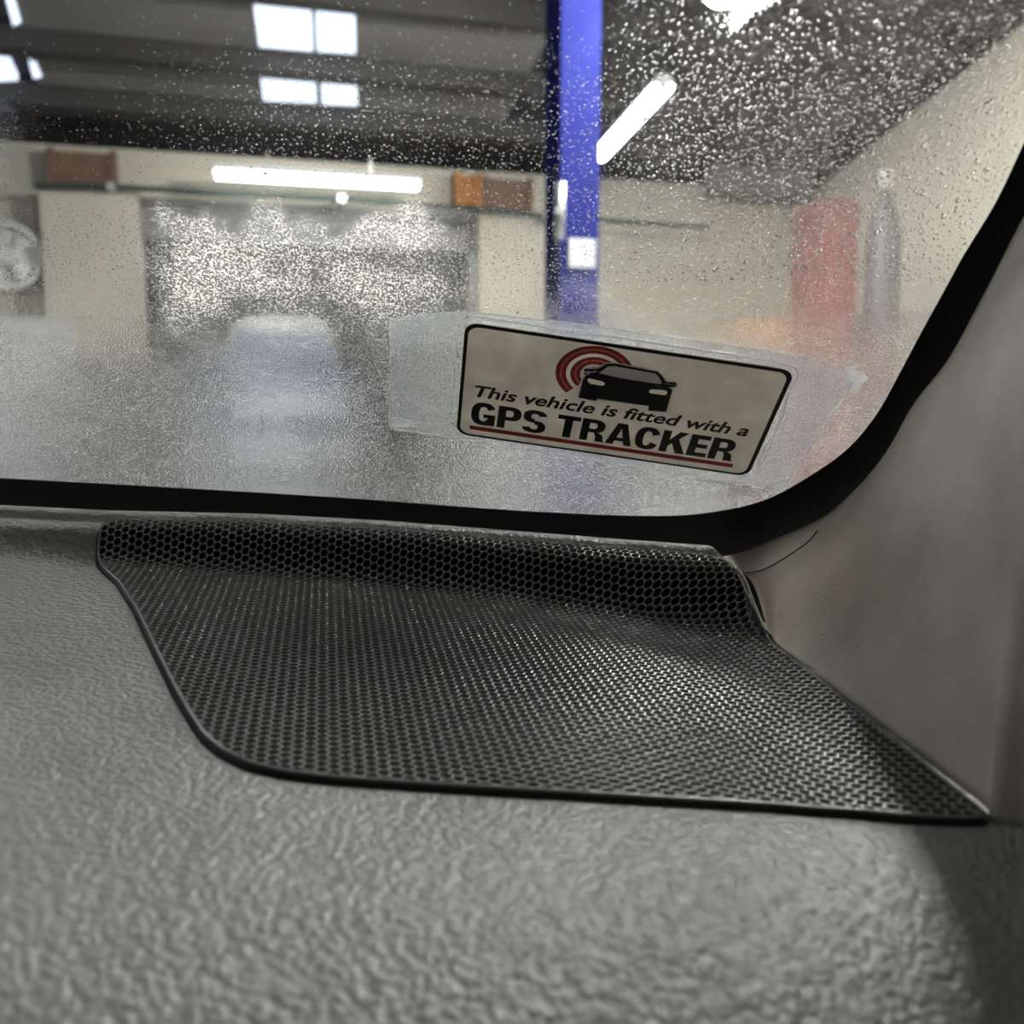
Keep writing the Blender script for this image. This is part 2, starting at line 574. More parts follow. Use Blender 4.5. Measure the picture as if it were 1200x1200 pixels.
def build_glass():
    mid = 0.5 * (inner + outer)
    ab = np.array([glass_ab(on_glass(u, v)) for u, v in mid])
    # rows follow the border, the sheet fills up to a far top-left rim
    left, top = -0.34, 0.42
    nA, nB = 150, 150
    A = np.linspace(left, 0.30, 180); B = np.linspace(-0.03, top, 150)
    S, T = np.meshgrid(A, B, indexing='ij')
    poly = np.vstack([[(left, ab[0, 1])], ab, [(ab[-1, 0], top), (left, top)]])
    cl = np.vstack([poly, poly[:1]])
    pts = np.stack([S.ravel(), T.ravel()], -1)
    ins = np.zeros(len(pts), bool)
    for (x1, y1), (x2, y2) in zip(cl[:-1], cl[1:]):
        if y1 == y2: continue
        ins ^= ((y1 > pts[:, 1]) != (y2 > pts[:, 1])) & (pts[:, 0] < (x2 - x1) * (pts[:, 1] - y1) / (y2 - y1) + x1)
    best = np.full(len(pts), 1e9); Q = pts.copy()
    for a, b in zip(cl[:-1], cl[1:]):
        d = b - a
        if d @ d < 1e-14: continue
        f = np.clip(((pts - a) @ d) / (d @ d), 0, 1)
        q = a + f[:, None] * d
        e = ((pts - q) ** 2).sum(-1)
        k = e < best; best[k] = e[k]; Q[k] = q[k]
    pts[~ins] = Q[~ins]
    I = ins.reshape(S.shape)
    F = []
    nb = len(B)
    for i in range(len(A) - 1):
        for j in range(nb - 1):
            if I[i:i + 2, j:j + 2].any():
                a = i * nb + j
                F.append((a, a + nb, a + nb + 1, a + 1))
    used = sorted({x for f in F for x in f}); mp = {x: k for k, x in enumerate(used)}
    pts = pts[used]
    P = G0 + pts[:, :1] * gx + pts[:, 1:] * gy
    o = obj('glass_pane', c2w(P), [tuple(mp[x] for x in f) for f in F], M['glass'], wind, smooth=True, label='wet clear glass with condensation')
    zz = np.maximum(P[:, 2], 0.02)
    u = 600 + 1200 * P[:, 0] / zz; v = 600 - 1200 * P[:, 1] / zz
    fog, mist, drop = fog_maps(u, v)
    for nm, arr in (('fog', fog), ('mist', mist), ('drop', drop)):
        at = o.data.attributes.new(nm, 'FLOAT', 'POINT')
        at.data.foreach_set('value', arr.astype(np.float32))
    return o

def glass_material():
    m = bpy.data.materials.new('wet_windscreen_glass')
    m.use_nodes = True
    nt = m.node_tree
    for n in list(nt.nodes): nt.nodes.remove(n)
    N, Lk = nt.nodes.new, nt.links.new
    out = N('ShaderNodeOutputMaterial')
    tc = N('ShaderNodeTexCoord')
    def attr(n):
        a = N('ShaderNodeAttribute'); a.attribute_name = n; return a.outputs['Fac']
    fog0, mist, drop = attr('fog'), attr('mist'), attr('drop')
    def math_(op, a, b=None, c=None, clamp=False):
        x = N('ShaderNodeMath'); x.operation = op; x.use_clamp = clamp
        for i, y in enumerate((a, b, c)):
            if y is None: continue
            if isinstance(y, (int, float)): x.inputs[i].default_value = y
            else: Lk(y, x.inputs[i])
        return x.outputs[0]
    def noise(scale, detail=2, rough=0.5):
        n = N('ShaderNodeTexNoise'); n.inputs['Scale'].default_value = scale
        n.inputs['Detail'].default_value = detail; n.inputs['Roughness'].default_value = rough
        Lk(tc.outputs['Object'], n.inputs['Vector']); return n.outputs['Fac']
    fog = math_('MULTIPLY', fog0, math_('MULTIPLY_ADD', noise(38, 5, 0.6), 1.5, 0.25), None, True)
    # tiny beads of water
    vo = N('ShaderNodeTexVoronoi'); vo.feature = 'SMOOTH_F1'; vo.inputs['Scale'].default_value = 2000
    vo.inputs['Smoothness'].default_value = 0.4
    Lk(tc.outputs['Object'], vo.inputs['Vector'])
    h = math_('MULTIPLY_ADD', vo.outputs['Distance'], -1.0, noise(1600, 2))
    bp = N('ShaderNodeBump')
    bp.inputs['Distance'].default_value = 0.0036
    Lk(math_('MULTIPLY', fog, 0.9, None, True), bp.inputs['Strength'])
    Lk(h, bp.inputs['Height'])
    tr = N('ShaderNodeBsdfTransparent'); tr.inputs[0].default_value = (0.93, 0.96, 0.95, 1)
    rf = N('ShaderNodeBsdfRefraction'); rf.inputs['Color'].default_value = (0.97, 0.98, 0.98, 1)
    rf.inputs['IOR'].default_value = 1.05; rf.distribution = 'BECKMANN'
    Lk(math_('MULTIPLY_ADD', fog, 0.46, 0.10), rf.inputs['Roughness'])
    Lk(bp.outputs[0], rf.inputs['Normal'])
    mx = N('ShaderNodeMixShader')
    Lk(math_('MINIMUM', math_('MULTIPLY', fog, 1.05), 0.88), mx.inputs[0])
    Lk(tr.outputs[0], mx.inputs[1]); Lk(rf.outputs[0], mx.inputs[2])
    # condensation grains scatter light
    g = N('ShaderNodeMapRange'); g.inputs['From Min'].default_value = 0.47; g.inputs['From Max'].default_value = 0.60
    Lk(noise(1700, 2, 0.6), g.inputs['Value'])
    patch = N('ShaderNodeMapRange'); patch.inputs['From Min'].default_value = 0.35; patch.inputs['From Max'].default_value = 0.60
    Lk(noise(75, 3), patch.inputs['Value'])
    fine = N('ShaderNodeMapRange'); fine.inputs['From Min'].default_value = 0.64; fine.inputs['From Max'].default_value = 0.72
    Lk(noise(1700, 1, 0.5), fine.inputs['Value'])
    a1 = math_('MULTIPLY', mist, math_('MULTIPLY_ADD', patch.outputs[0], 0.6, 0.4))
    a1 = math_('MULTIPLY', a1, math_('MULTIPLY_ADD', g.outputs[0], 0.80, 0.16))
    a2 = math_('MULTIPLY', math_('MULTIPLY', drop, fine.outputs[0]), 0.30)
    g2 = N('ShaderNodeMapRange'); g2.inputs['From Min'].default_value = 0.54; g2.inputs['From Max'].default_value = 0.64
    Lk(noise(1900, 1, 0.5), g2.inputs['Value'])
    a3 = math_('MULTIPLY', math_('MULTIPLY', fog, g2.outputs[0]), 0.28)
    wf = math_('MAXIMUM', math_('MAXIMUM', a1, a2), a3, None, True)
    tl = N('ShaderNodeBsdfTranslucent'); tl.inputs[0].default_value = (0.86, 0.86, 0.82, 1)
    df = N('ShaderNodeBsdfDiffuse'); df.inputs[0].default_value = (0.78, 0.79, 0.77, 1)
    mw = N('ShaderNodeMixShader'); mw.inputs[0].default_value = 0.35
    Lk(tl.outputs[0], mw.inputs[1]); Lk(df.outputs[0], mw.inputs[2])
    mf = N('ShaderNodeMixShader')
    Lk(wf, mf.inputs[0]); Lk(mx.outputs[0], mf.inputs[1]); Lk(mw.outputs[0], mf.inputs[2])
    Lk(mf.outputs[0], out.inputs['Surface'])
    return m
M['glass'] = glass_material()
build_glass()

def water_material():
    m = bpy.data.materials.new('water_bead')
    m.use_nodes = True
    nt = m.node_tree
    b = nt.nodes['Principled BSDF']
    b.inputs['Base Color'].default_value = (1, 1, 1, 1)
    b.inputs['Roughness'].default_value = 0.02
    b.inputs['IOR'].default_value = 1.33
    b.inputs['Transmission Weight'].default_value = 1.0
    n = nt.nodes.new('ShaderNodeTexNoise'); n.inputs['Scale'].default_value = 900
    r = nt.nodes.new('ShaderNodeMapRange'); r.inputs['To Min'].default_value = 0.01; r.inputs['To Max'].default_value = 0.05
    nt.links.new(n.outputs['Fac'], r.inputs['Value']); nt.links.new(r.outputs[0], b.inputs['Roughness'])
    return m
M['water'] = water_material()

def build_drops():
    """beads of rain on the outer face: closed lens shapes of many sizes"""
    def sm(x, a, b):
        q = np.clip((x - a) / (b - a), 0, 1); return q * q * (3 - 2 * q)
    sp = 0.00105
    A, B = np.meshgrid(np.arange(-0.22, 0.16, sp), np.arange(-0.01, 0.26, sp), indexing='ij')
    A = A.ravel() + rng.uniform(-.5, .5, A.size) * sp; B = B.ravel() + rng.uniform(-.5, .5, B.size) * sp
    P = G0 + A[:, None] * gx + B[:, None] * gy
    ok = P[:, 2] > 0.05
    A, B, P = A[ok], B[ok], P[ok]
    u = 600 + 1200 * P[:, 0] / P[:, 2]; v = 600 - 1200 * P[:, 1] / P[:, 2]
    edge = np.interp(-v, np.sort(-inner[inner[:, 0] > 760][:, 1]),
                     inner[inner[:, 0] > 760][:, 0][np.argsort(-inner[inner[:, 0] > 760][:, 1])])
    low = np.interp(u, inner[:, 0], inner[:, 1])
    ok = (u > -70) & (u < edge - 5) & (v > -80) & (v < low - 3)
    right = sm(u, 660, 800)
    dens = 0.10 + 0.55 * sm(u + 0.5 * v, 200, 420) * sm(v, 10, 120) + 0.25 * right
    dens = np.where(v > 245, 0.75, dens)
    ok &= rng.random(len(u)) < dens
    A, B, P, u, v, right = A[ok], B[ok], P[ok], u[ok], v[ok], right[ok]
    n = len(u)
    r = rng.uniform(0.00010, 0.00026, n) * (1 + 0.75 * right * (v < 330))
    big = rng.random(n) < 0.012 + 0.035 * right * (v < 330)
    r = np.where(big, r * rng.uniform(1.4, 2.1, n), r)
    r = np.where(v > 330, r * 0.8, r)
    h = r * rng.uniform(0.16, 0.36, n)
    ax = rng.uniform(0.85, 1.3, n); th = rng.uniform(-0.5, 0.5, n)
    k = 6
    an = np.arange(k) * 2 * math.pi / k
    unit = [(np.cos(an) * f, np.sin(an) * f, np.full(k, z)) for f, z in ((1.0, 0.0), (0.66, 0.70))]
    lx = np.concatenate([q[0] for q in unit] + [[0.0, 0.0]]); ly = np.concatenate([q[1] for q in unit] + [[0.0, 0.0]])
    lz = np.concatenate([q[2] for q in unit] + [[0.0, 1.0]])
    X0 = r[:, None] * lx[None] * ax[:, None]; Y0 = r[:, None] * ly[None] / ax[:, None]
    XX = X0 * np.cos(th)[:, None] - Y0 * np.sin(th)[:, None]; YY = X0 * np.sin(th)[:, None] + Y0 * np.cos(th)[:, None]
    V = P[:, None, :] + XX[..., None] * gx + YY[..., None] * gy + (h[:, None] * lz[None] + 0.00004)[..., None] * GN
    m_ = 2 * k + 2
    cell = []
    for i in range(k):
        j = (i + 1) % k
        cell += [(12, j, i), (i, j, k + j), (i, k + j, k + i), (k + i, k + j, 13)]
    F = (np.array(cell)[None] + (np.arange(n) * m_)[:, None, None]).reshape(-1, 3)
    V = c2w(V.reshape(-1, 3)) - base_of(wind)
    me = bpy.data.meshes.new('water_drops')
    me.vertices.add(len(V)); me.vertices.foreach_set('co', V.astype(np.float32).ravel())
    me.loops.add(F.size); me.loops.foreach_set('vertex_index', F.astype(np.int32).ravel())
    me.polygons.add(len(F)); me.polygons.foreach_set('loop_start', np.arange(0, F.size, 3, dtype=np.int32))
    me.update(calc_edges=True); me.validate()
    sm_ = np.tile(np.tile([False, True, True, True], k), n)
    me.polygons.foreach_set('use_smooth', sm_)
    me.materials.append(M['water'])
    o = bpy.data.objects.new('water_drops', me); col.objects.link(o); o.parent = wind
    o['kind'] = 'stuff'
build_drops()
# ================================================================== PILLAR COVER
PILLAR_BULGE = 0.034
def build_pillar():
    A_px = [(846, 652), (868, 647), (906, 632), (945, 615), (973, 599), (1010, 565), (1040, 527), (1070, 474), (1110, 422), (1150, 350), (1200, 253), (1262, 140), (1340, -20), (1420, -190)]
    A = np.array([on_glass(u, v, 0.0042) for u, v in A_px])
    A[0] = surf(*[np.array(x) for x in OUT[-1]]) + 0.0005 * EN + 0.002 * EY
    B = []
    for k in (34, 32, 30, 28, 27, 26, 25, 24, 23, 22):
        st = OUT[k] - RNv * (0.0009 if k < 28 else 0.0007)
        B.append(surf(np.array(st[0]), np.array(st[1])) - 0.0002 * EN)
    st = OUT[21] - RNv * 0.0008
    B.append(surf(np.array(st[0]), np.array(st[1])) - 0.0014 * EN)
    for u, v in ((1200, 984), (1250, 1022), (1350, 1100), (1500, 1220)):
        P = on_dash(u, v)
        s, t, _ = st_of(P)
        B.append(P + sidelift(np.array(s), np.array(t)) * EN * 0.6 - 0.0018 * EN)
    B = np.array(B)
    def resample(P, n):
        P = smooth_poly(P, 10)
        l = np.concatenate([[0], np.cumsum(np.linalg.norm(np.diff(P, axis=0), axis=1))])
        q = np.linspace(0, 1, n) ** 1.25 * l[-1]
        return np.stack([np.interp(q, l, P[:, k]) for k in range(3)], -1)
    n = 90; K = 44
    A = resample(A, n); B = resample(B, n)
    rows = []
    i = np.linspace(0, 1, n)
    d = B - A
    side = np.gradient(A, axis=0)
    nn = np.cross(d, side); nn /= np.linalg.norm(nn, axis=1, keepdims=True)
    nn[nn[:, 2] > 0] *= -1
    for _ in range(40):
        nn[1:-1] = 0.25 * nn[:-2] + 0.5 * nn[1:-1] + 0.25 * nn[2:]
    nn /= np.linalg.norm(nn, axis=1, keepdims=True)
    amp = PILLAR_BULGE * (lambda x: x * x * (3 - 2 * x))(np.clip((i - 0.10) * 1.35, 0, 1))
    for j in np.linspace(0, 1, K):
        rows.append(A + j * d + (amp * math.sin(math.pi * j ** 0.8))[:, None] * np.array([-0.37, -0.02, -0.93]))
    rows = np.array(rows)
    V = c2w(rows).reshape(-1, 3)
    r = root('pillar_cover', c2w(B[8]), 'beige grey grained plastic cover on the pillar beside the windscreen', 'pillar cover')
    o = obj('cover_panel', V, grid_faces(len(rows), n), M['pillar'], r, smooth=True)
    sd = o.modifiers.new('thickness', 'SOLIDIFY'); sd.thickness = 0.0015; sd.offset = 1
    # fine parting seam near the foot
    UV = proj(rows).reshape(-1, 2)
    R = rows.reshape(-1, 3)
    N = np.repeat(nn[None], K, 0).reshape(-1, 3)
    pts = []
    for p in smooth_poly(np.array([(874, 671), (886, 670), (900, 665), (913, 658), (927, 649), (947, 635), (958, 622)], float), 4):
        dd = ((UV - p) ** 2).sum(-1)
        k = np.argsort(dd)[:6]
        w = 1 / (dd[k] + 0.5)
        z = R[k, 2].min()
        pts.append(ray(*p) * (z - 0.0003))
    V, F = tube(c2w(np.array(pts)), 0.00020, 6)
    obj('seam', V, F, M['seam'], r, smooth=True, label='thin dark parting line')
build_pillar()

# ================================================================== STICKER
def haze_mat(name, colr, cover, rough_scale=900, patchy=0.5):
    m = bpy.data.materials.new(name)
    m.use_nodes = True
    nt = m.node_tree
    for n in list(nt.nodes): nt.nodes.remove(n)
    out = nt.nodes.new('ShaderNodeOutputMaterial')
    tr = nt.nodes.new('ShaderNodeBsdfTransparent')
    df = nt.nodes.new('ShaderNodeBsdfDiffuse'); df.inputs[0].default_value = (*colr, 1)
    tl = nt.nodes.new('ShaderNodeBsdfTranslucent'); tl.inputs[0].default_value = (*colr, 1)
    gl = nt.nodes.new('ShaderNodeBsdfGlossy'); gl.inputs['Roughness'].default_value = 0.25
    a = nt.nodes.new('ShaderNodeMixShader'); a.inputs[0].default_value = 0.5
    nt.links.new(df.outputs[0], a.inputs[1]); nt.links.new(tl.outputs[0], a.inputs[2])
    b = nt.nodes.new('ShaderNodeMixShader'); b.inputs[0].default_value = 0.15
    nt.links.new(a.outputs[0], b.inputs[1]); nt.links.new(gl.outputs[0], b.inputs[2])
    mx = nt.nodes.new('ShaderNodeMixShader')
    tc = nt.nodes.new('ShaderNodeTexCoord')
    n = nt.nodes.new('ShaderNodeTexNoise'); n.inputs['Scale'].default_value = rough_scale; n.inputs['Detail'].default_value = 4
    nt.links.new(tc.outputs['Object'], n.inputs['Vector'])
    r = nt.nodes.new('ShaderNodeMapRange')
    r.inputs['From Min'].default_value = 0.35; r.inputs['From Max'].default_value = 0.65
    r.inputs['To Min'].default_value = cover * (1 - patchy); r.inputs['To Max'].default_value = min(1, cover * (1 + patchy))
    nt.links.new(n.outputs['Fac'], r.inputs['Value'])
    nt.links.new(r.outputs[0], mx.inputs[0])
    nt.links.new(tr.outputs[0], mx.inputs[1]); nt.links.new(b.outputs[0], mx.inputs[2])
    nt.links.new(mx.outputs[0], out.inputs['Surface'])
    return m
M['film'] = haze_mat('clear_adhesive_film', (0.62, 0.66, 0.70), 0.28, 1400, 0.25)
M['crease'] = haze_mat('creased_film_edge', (0.97, 0.97, 0.97), 0.9, 900, 0.3)
M['white'] = haze_mat('stress_whitened_film', (0.95, 0.95, 0.96), 0.95, 700, 0.1)
M['residue'] = haze_mat('dry_adhesive_residue', (0.8, 0.8, 0.78), 0.55, 1500, 0.9)

qTL, qTR, qBR, qBL = [on_glass(*p) for p in ((545, 374), (932, 433), (877, 556), (535, 507))]
SX = (qTR - qTL) + (qBR - qBL); SX /= np.linalg.norm(SX)
SY = np.cross(GN, SX)
if SY[1] < 0: SY = -SY
SW = 0.5 * (np.linalg.norm(qTR - qTL) + np.linalg.norm(qBR - qBL))
SH = 0.5 * (np.linalg.norm(qTL - qBL) + np.linalg.norm(qTR - qBR))
SC = 0.25 * (qTL + qTR + qBR + qBL)
S0 = SC - SX * SW / 2 - SY * SH / 2
def L(u, v):
    d = on_glass(u, v) - S0
    return np.array([d @ SX, d @ SY])
def S3(p, off):
    p = np.asarray(p, float)
    return c2w(S0 + p[..., :1] * SX + p[..., 1:2] * SY - off * GN)

sticker = root('warning_sticker', c2w(SC), 'rectangular GPS tracker warning sticker on clear film inside the windscreen', 'sticker')
OFFC = 0.0007       # face of the card above the glass

def rrect(x0, y0, x1, y1, r, n=8):
    P = []
    for cx, cy, a0 in ((x1 - r, y1 - r, 0), (x0 + r, y1 - r, 90), (x0 + r, y0 + r, 180), (x1 - r, y0 + r, 270)):
        for k in range(n + 1):
            a = math.radians(a0 + 90 * k / n)
            P.append((cx + r * math.cos(a), cy + r * math.sin(a)))
    return np.array(P)

def slab(name, P2, off_top, off_bot, m, parent, **kw):
    n = len(P2)
    V = np.vstack([S3(P2, off_top), S3(P2, off_bot)])
    F = [tuple(range(n)), tuple(range(2 * n - 1, n - 1, -1))] + [(i, n + i, n + (i + 1) % n, (i + 1) % n) for i in range(n)]
    return obj(name, V, F, m, parent, **kw)

card = slab('label_card', rrect(0, 0, SW, SH, 0.0036), OFFC, OFFC - 0.00025, M['paper'], sticker, label='off-white printed card')
# border ring
bo = rrect(0.0001, 0.0001, SW - 0.0001, SH - 0.0001, 0.0036); bi = rrect(0.0011, 0.0009, SW - 0.0013, SH - 0.0013, 0.0030)
n = len(bo)
obj('border', np.vstack([S3(bo, OFFC + 4e-5), S3(bi, OFFC + 4e-5)]), [(i, (i + 1) % n, n + (i + 1) % n, n + i) for i in range(n)], M['ink'], card, label='black border line')

# red underline bar
u0, u1 = L(551, 497), L(858, 545)
mid = 0.5 * (u0 + u1); th = 0.00165
obj('underline', S3(np.array([(u0[0], mid[1] - th / 2), (u1[0], mid[1] - th / 2), (u1[0], mid[1] + th / 2), (u0[0], mid[1] + th / 2)]), OFFC + 4e-5), [(0, 1, 2, 3)], M['red'], card, label='red line under the words')

# signal rings
rc = L(697, 437); R0 = np.linalg.norm(L(651.5, 431) - rc)
def ring(r0, r1, a0, a1, off, m, nm, N=48):
    a = np.radians(np.linspace(a0, a1, N))
    P = np.vstack([np.stack([rc[0] + r0 * np.cos(a), rc[1] + r0 * np.sin(a)], -1), np.stack([rc[0] + r1 * np.cos(a), rc[1] + r1 * np.sin(a)], -1)])
    obj(nm, S3(P, off), [(i, i + 1, N + i + 1, N + i) for i in range(N - 1)], m, card)
for r1, r0, m_, nm in ((1.0, 0.885, 'red', 'signal_ring'), (0.885, 0.84, 'pink', 'signal_ring_pale_line'), (0.84, 0.735, 'red', 'signal_ring'),
                       (0.62, 0.52, 'red', 'signal_ring'), (0.52, 0.47, 'pink', 'signal_ring_pale_line'), (0.47, 0.37, 'red', 'signal_ring'), (0.27, 0.17, 'red', 'signal_ring')):
    ring(R0 * r0, R0 * r1, -10, 232, OFFC + 4e-5, M[m_], nm)

# car emblem, traced points laid in the card plane
def K1(pts): return np.array([L(520 + x / 5.714, 360 + y / 5.712) for x, y in pts])
def K2(pts): return np.array([L(720 + x / 5.4545, 390 + y / 5.4545) for x, y in pts])
left_side = [(905, 592), (930, 480), (950, 445), (985, 428), (938, 412), (945, 398), (1010, 400), (1040, 395), (1090, 365), (1140, 362)]
right_side = [(230, 228), (275, 234), (300, 258), (330, 300), (395, 306), (400, 322), (392, 332), (345, 335), (370, 352), (362, 380), (330, 492), (216, 484), (220, 455)]
bot_l = [(1030, 598), (1020, 614)]
carP = np.vstack([K1(left_side), K2(right_side), K1(bot_l)])
cc = carP.mean(0)
# pale halo around the emblem
def grow(P, d):
    a = 0.5 * np.sum(P[:, 0] * np.roll(P[:, 1], -1) - np.roll(P[:, 0], -1) * P[:, 1])
    e = np.roll(P, -1, 0) - np.roll(P, 1, 0); e /= np.linalg.norm(e, axis=1, keepdims=True)
    nn = np.stack([e[:, 1], -e[:, 0]], -1) * (1 if a > 0 else -1)
    return P + d * nn
def ngon2(nm, P, off, m, holes=(), **kw):
    from mathutils.geometry import tessellate_polygon
    loops = [P] + list(holes)
    tris = tessellate_polygon([[Vector((x, y, 0)) for x, y in q] for q in loops])
    return obj(nm, S3(np.vstack(loops), off), tris, m, card, **kw)
win = np.vstack([K1([(1040, 428), (1100, 384), (1140, 380)]), K2([(228, 240), (262, 246), (282, 266), (305, 306), (292, 315)]), K1([(1190, 462)])])
lampL = K1([(962, 470), (975, 462), (1060, 482), (1082, 496), (1076, 508), (1060, 512), (985, 500), (966, 484)])
lampR = K2([(228, 352), (245, 348), (325, 354), (340, 366), (332, 384), (318, 386), (232, 374), (220, 366)])
ngon2('emblem_outline', grow(carP, 0.00045), OFFC + 7e-5, M['knockout'], [lampL, lampR])
ngon2('car_emblem', carP, OFFC + 1.0e-4, M['ink'], [win, lampL, lampR], label='black car silhouette')
ngon2('mirror_gap', K1([(950, 420), (1000, 424), (1030, 416), (1030, 411), (990, 416), (952, 413)]), OFFC + 1.3e-4, M['paper'])
ngon2('mirror_gap', K2([(318, 310), (340, 316), (396, 322), (396, 319), (345, 312), (320, 306)]), OFFC + 1.3e-4, M['paper'])

# heavy capitals drawn from strokes
class Glyph:
    def __init__(s): s.V, s.F = [], []
    def quad(s, *p):
        n = len(s.V); s.V += [tuple(q) for q in p]; s.F.append(tuple(range(n, n + len(p))))
    def box(s, x0, y0, x1, y1): s.quad((x0, y0), (x1, y0), (x1, y1), (x0, y1))
    def arc(s, cx, cy, rx, ry, a, b, t0, t1, e=2.5, N=22):
        n = len(s.V)
        def pt(rx, ry, t):
            c, q = math.cos(t), math.sin(t)
            return (cx + rx * math.copysign(abs(c) ** (2 / e), c), cy + ry * math.copysign(abs(q) ** (2 / e), q))
        for k in range(N + 1):
            t = math.radians(t0 + (t1 - t0) * k / N)
            s.V.append(pt(rx, ry, t)); s.V.append(pt(rx - a, ry - b, t))
        for k in range(N): s.F.append((n + 2 * k, n + 2 * k + 2, n + 2 * k + 3, n + 2 * k + 1))
def glyph(ch):
    g = Glyph(); a, b = 0.235, 0.19
    if ch == 'G':
        w = .74; g.arc(w / 2, .5, w / 2, .52, a, b, 28, 325); g.box(w - a, .0, w - .02, .50); g.box(w * .50, .34, w - .02, .50)
    elif ch == 'C':
        w = .72; g.arc(w / 2, .5, w / 2, .52, a, b, 22, 338)
    elif ch == 'P' or ch == 'R':
        w = .70; g.box(0, 0, a, 1); g.box(a, 1 - .17, w - .30, 1); y = .37 if ch == 'P' else .40
        g.box(a, y, w - .30, y + .17); g.arc(w - .32, (1 + y) / 2, .32, (1 - y) / 2, a, .17, -90, 90, 2.3)
        if ch == 'R':
            w = .73; g.arc(w - .31, .17, .28, .25, a, .12, 0, 92, 2.3); g.box(w - .265, 0, w - .03, .18); g.quad((w - .265, 0), (w + .02, 0), (w - .03, .12), (w - .265, .12))
    elif ch == 'S':
        w = .70; ry = .285
        g.arc(w / 2, 1.02 - ry, w / 2, ry, a, .17, 8, 270, 2.4); g.arc(w / 2, -.02 + ry, w / 2, ry, a, .17, 90, -172, 2.4)
    elif ch == 'T':
        w = .68; g.box(0, 1 - .19, w, 1); g.box(w / 2 - a / 2 - .005, 0, w / 2 + a / 2 + .005, 1)
    elif ch == 'A':
        w = .80; g.quad((0, 0), (.235, 0), (.45, 1), (.255, 1)); g.quad((w, 0), (w - .235, 0), (w - .45, 1), (w - .255, 1)); g.box(.2, .18, w - .2, .34)
    elif ch == 'K':
        w = .78; g.box(0, 0, a, 1); g.quad((a - .02, .28), (a - .02, .56), (w - .30, 1), (w - .03, 1)); g.quad((a + .08, .50), (a + .27, .66), (w + .01, 0), (w - .27, 0))
    elif ch == 'E':
        w = .60; g.box(0, 0, a, 1); g.box(a, 1 - .19, w - .02, 1); g.box(a, .41, w - .05, .59); g.box(a, 0, w, .19)
    return g, w
def heavy(word, p0, p1, h, part):
    V, F, x = [], [], 0.0
    for ch in word:
        if ch == ' ': x += 0.26; continue
        g, w = glyph(ch)
        n = len(V); V += [(x + px, py) for px, py in g.V]; F += [tuple(n + i for i in f) for f in g.F]
        x += w + 0.055
    x -= 0.055
    V = np.array(V); sx = (p1[0] - p0[0]) / x
    V = np.stack([p0[0] + V[:, 0] * sx, p0[1] + V[:, 1] * h], -1)
    obj(part, S3(V, OFFC + 6e-5), F, M['ink'], card, label='heavy black capitals')
g0, g1 = L(551.5, 493), L(856, 539)
hcap = L(553, 467.5)[1] - L(551.5, 493)[1]
yb = 0.5 * (g0[1] + g1[1])
heavy('GPS TRACKER', np.array([g0[0], yb]), np.array([L(857, 536)[0], yb]), hcap, 'lettering')

def italic(text, p0, p1, h):
    cu = bpy.data.curves.new('t', 'FONT'); cu.body = text; cu.shear = 0.22; cu.offset = 0.024; cu.resolution_u = 3
    o = bpy.data.objects.new('t', cu); col.objects.link(o)
    dg = bpy.context.evaluated_depsgraph_get(); dg.update()
    me = bpy.data.meshes.new_from_object(o.evaluated_get(dg))
    V = np.array([v.co[:] for v in me.vertices])[:, :2]
    F = [tuple(p.vertices) for p in me.polygons]
    bpy.data.objects.remove(o); bpy.data.curves.remove(cu); bpy.data.meshes.remove(me)
    x0, x1 = V[:, 0].min(), V[:, 0].max()
    sx = (p1[0] - p0[0]) / (x1 - x0); sy = h / 0.73
    V = np.stack([p0[0] + (V[:, 0] - x0) * sx, p0[1] + V[:, 1] * sy], -1)
    obj('lettering', S3(V, OFFC + 6e-5), F, M['ink'], card, label='slanted black words')
t0, t1 = L(556, 461), L(875, 510)
ht = L(558, 447.5)[1] - L(556, 461)[1]
italic('This vehicle is fitted with a', t0 * [1, 0] + [0, .5 * (t0[1] + t1[1])], t1 * [1, 0] + [0, .5 * (t0[1] + t1[1])], ht)

# clear film around the card
film_px = [(457, 372), (500, 366), (545, 364), (700, 381), (860, 404), (945, 418), (985, 430), (1000, 446), (990, 464), (970, 492), (950, 522), (932, 548), (919, 574),
           (900, 573), (880, 568), (850, 566), (760, 551), (690, 538), (600, 524), (535, 514), (457, 502)]
fp = np.array([L(*p) for p in film_px])
film = slab('clear_film', fp, 0.00016, 0.00008, M['film'], sticker, label='torn clear plastic film')
def crease(pts, rad, m='crease', nm='crease', off=0.00028, per=5):
    P = np.array([L(*p) for p in pts])
    P = smooth_poly(P, per) if len(P) > 2 else P
    r = 2.2 * rad * (0.7 + 0.6 * rng.random(len(P)))
    V, F = tube(S3(P, off), r, 6)
    obj(nm, V, F, M[m], film, smooth=True)
crease([(457, 372), (457, 400), (457, 440), (457, 502)], .00010)
crease([(457, 502), (500, 508), (535, 514), (600, 524), (690, 538)], .00010)
crease([(560, 366), (700, 382), (860, 404), (940, 417)], .00008)
crease([(538, 470), (541, 440), (536, 410), (534, 388), (538, 376), (548, 371), (560, 371), (700, 391), (860, 415), (922, 427), (933, 432), (935, 440), (928, 455), (922, 466), (915, 485), (905, 510), (893, 532), (885, 548), (880, 558)], .00016)
crease([(530, 484), (529, 478), (532, 450), (535, 425), (539, 405)], .00012)
crease([(474, 467), (490, 474), (510, 484), (528, 493), (534, 498)], .00012)
crease([(530, 484), (522, 484), (505, 478)], .00009)
crease([(1000, 446), (990, 464), (970, 492), (950, 522), (932, 548), (919, 574)], .00015)
crease([(922, 466), (920, 480), (912, 500), (903, 520), (896, 540)], .00010)
crease([(690, 538), (760, 551), (850, 566), (900, 573)], .00010)
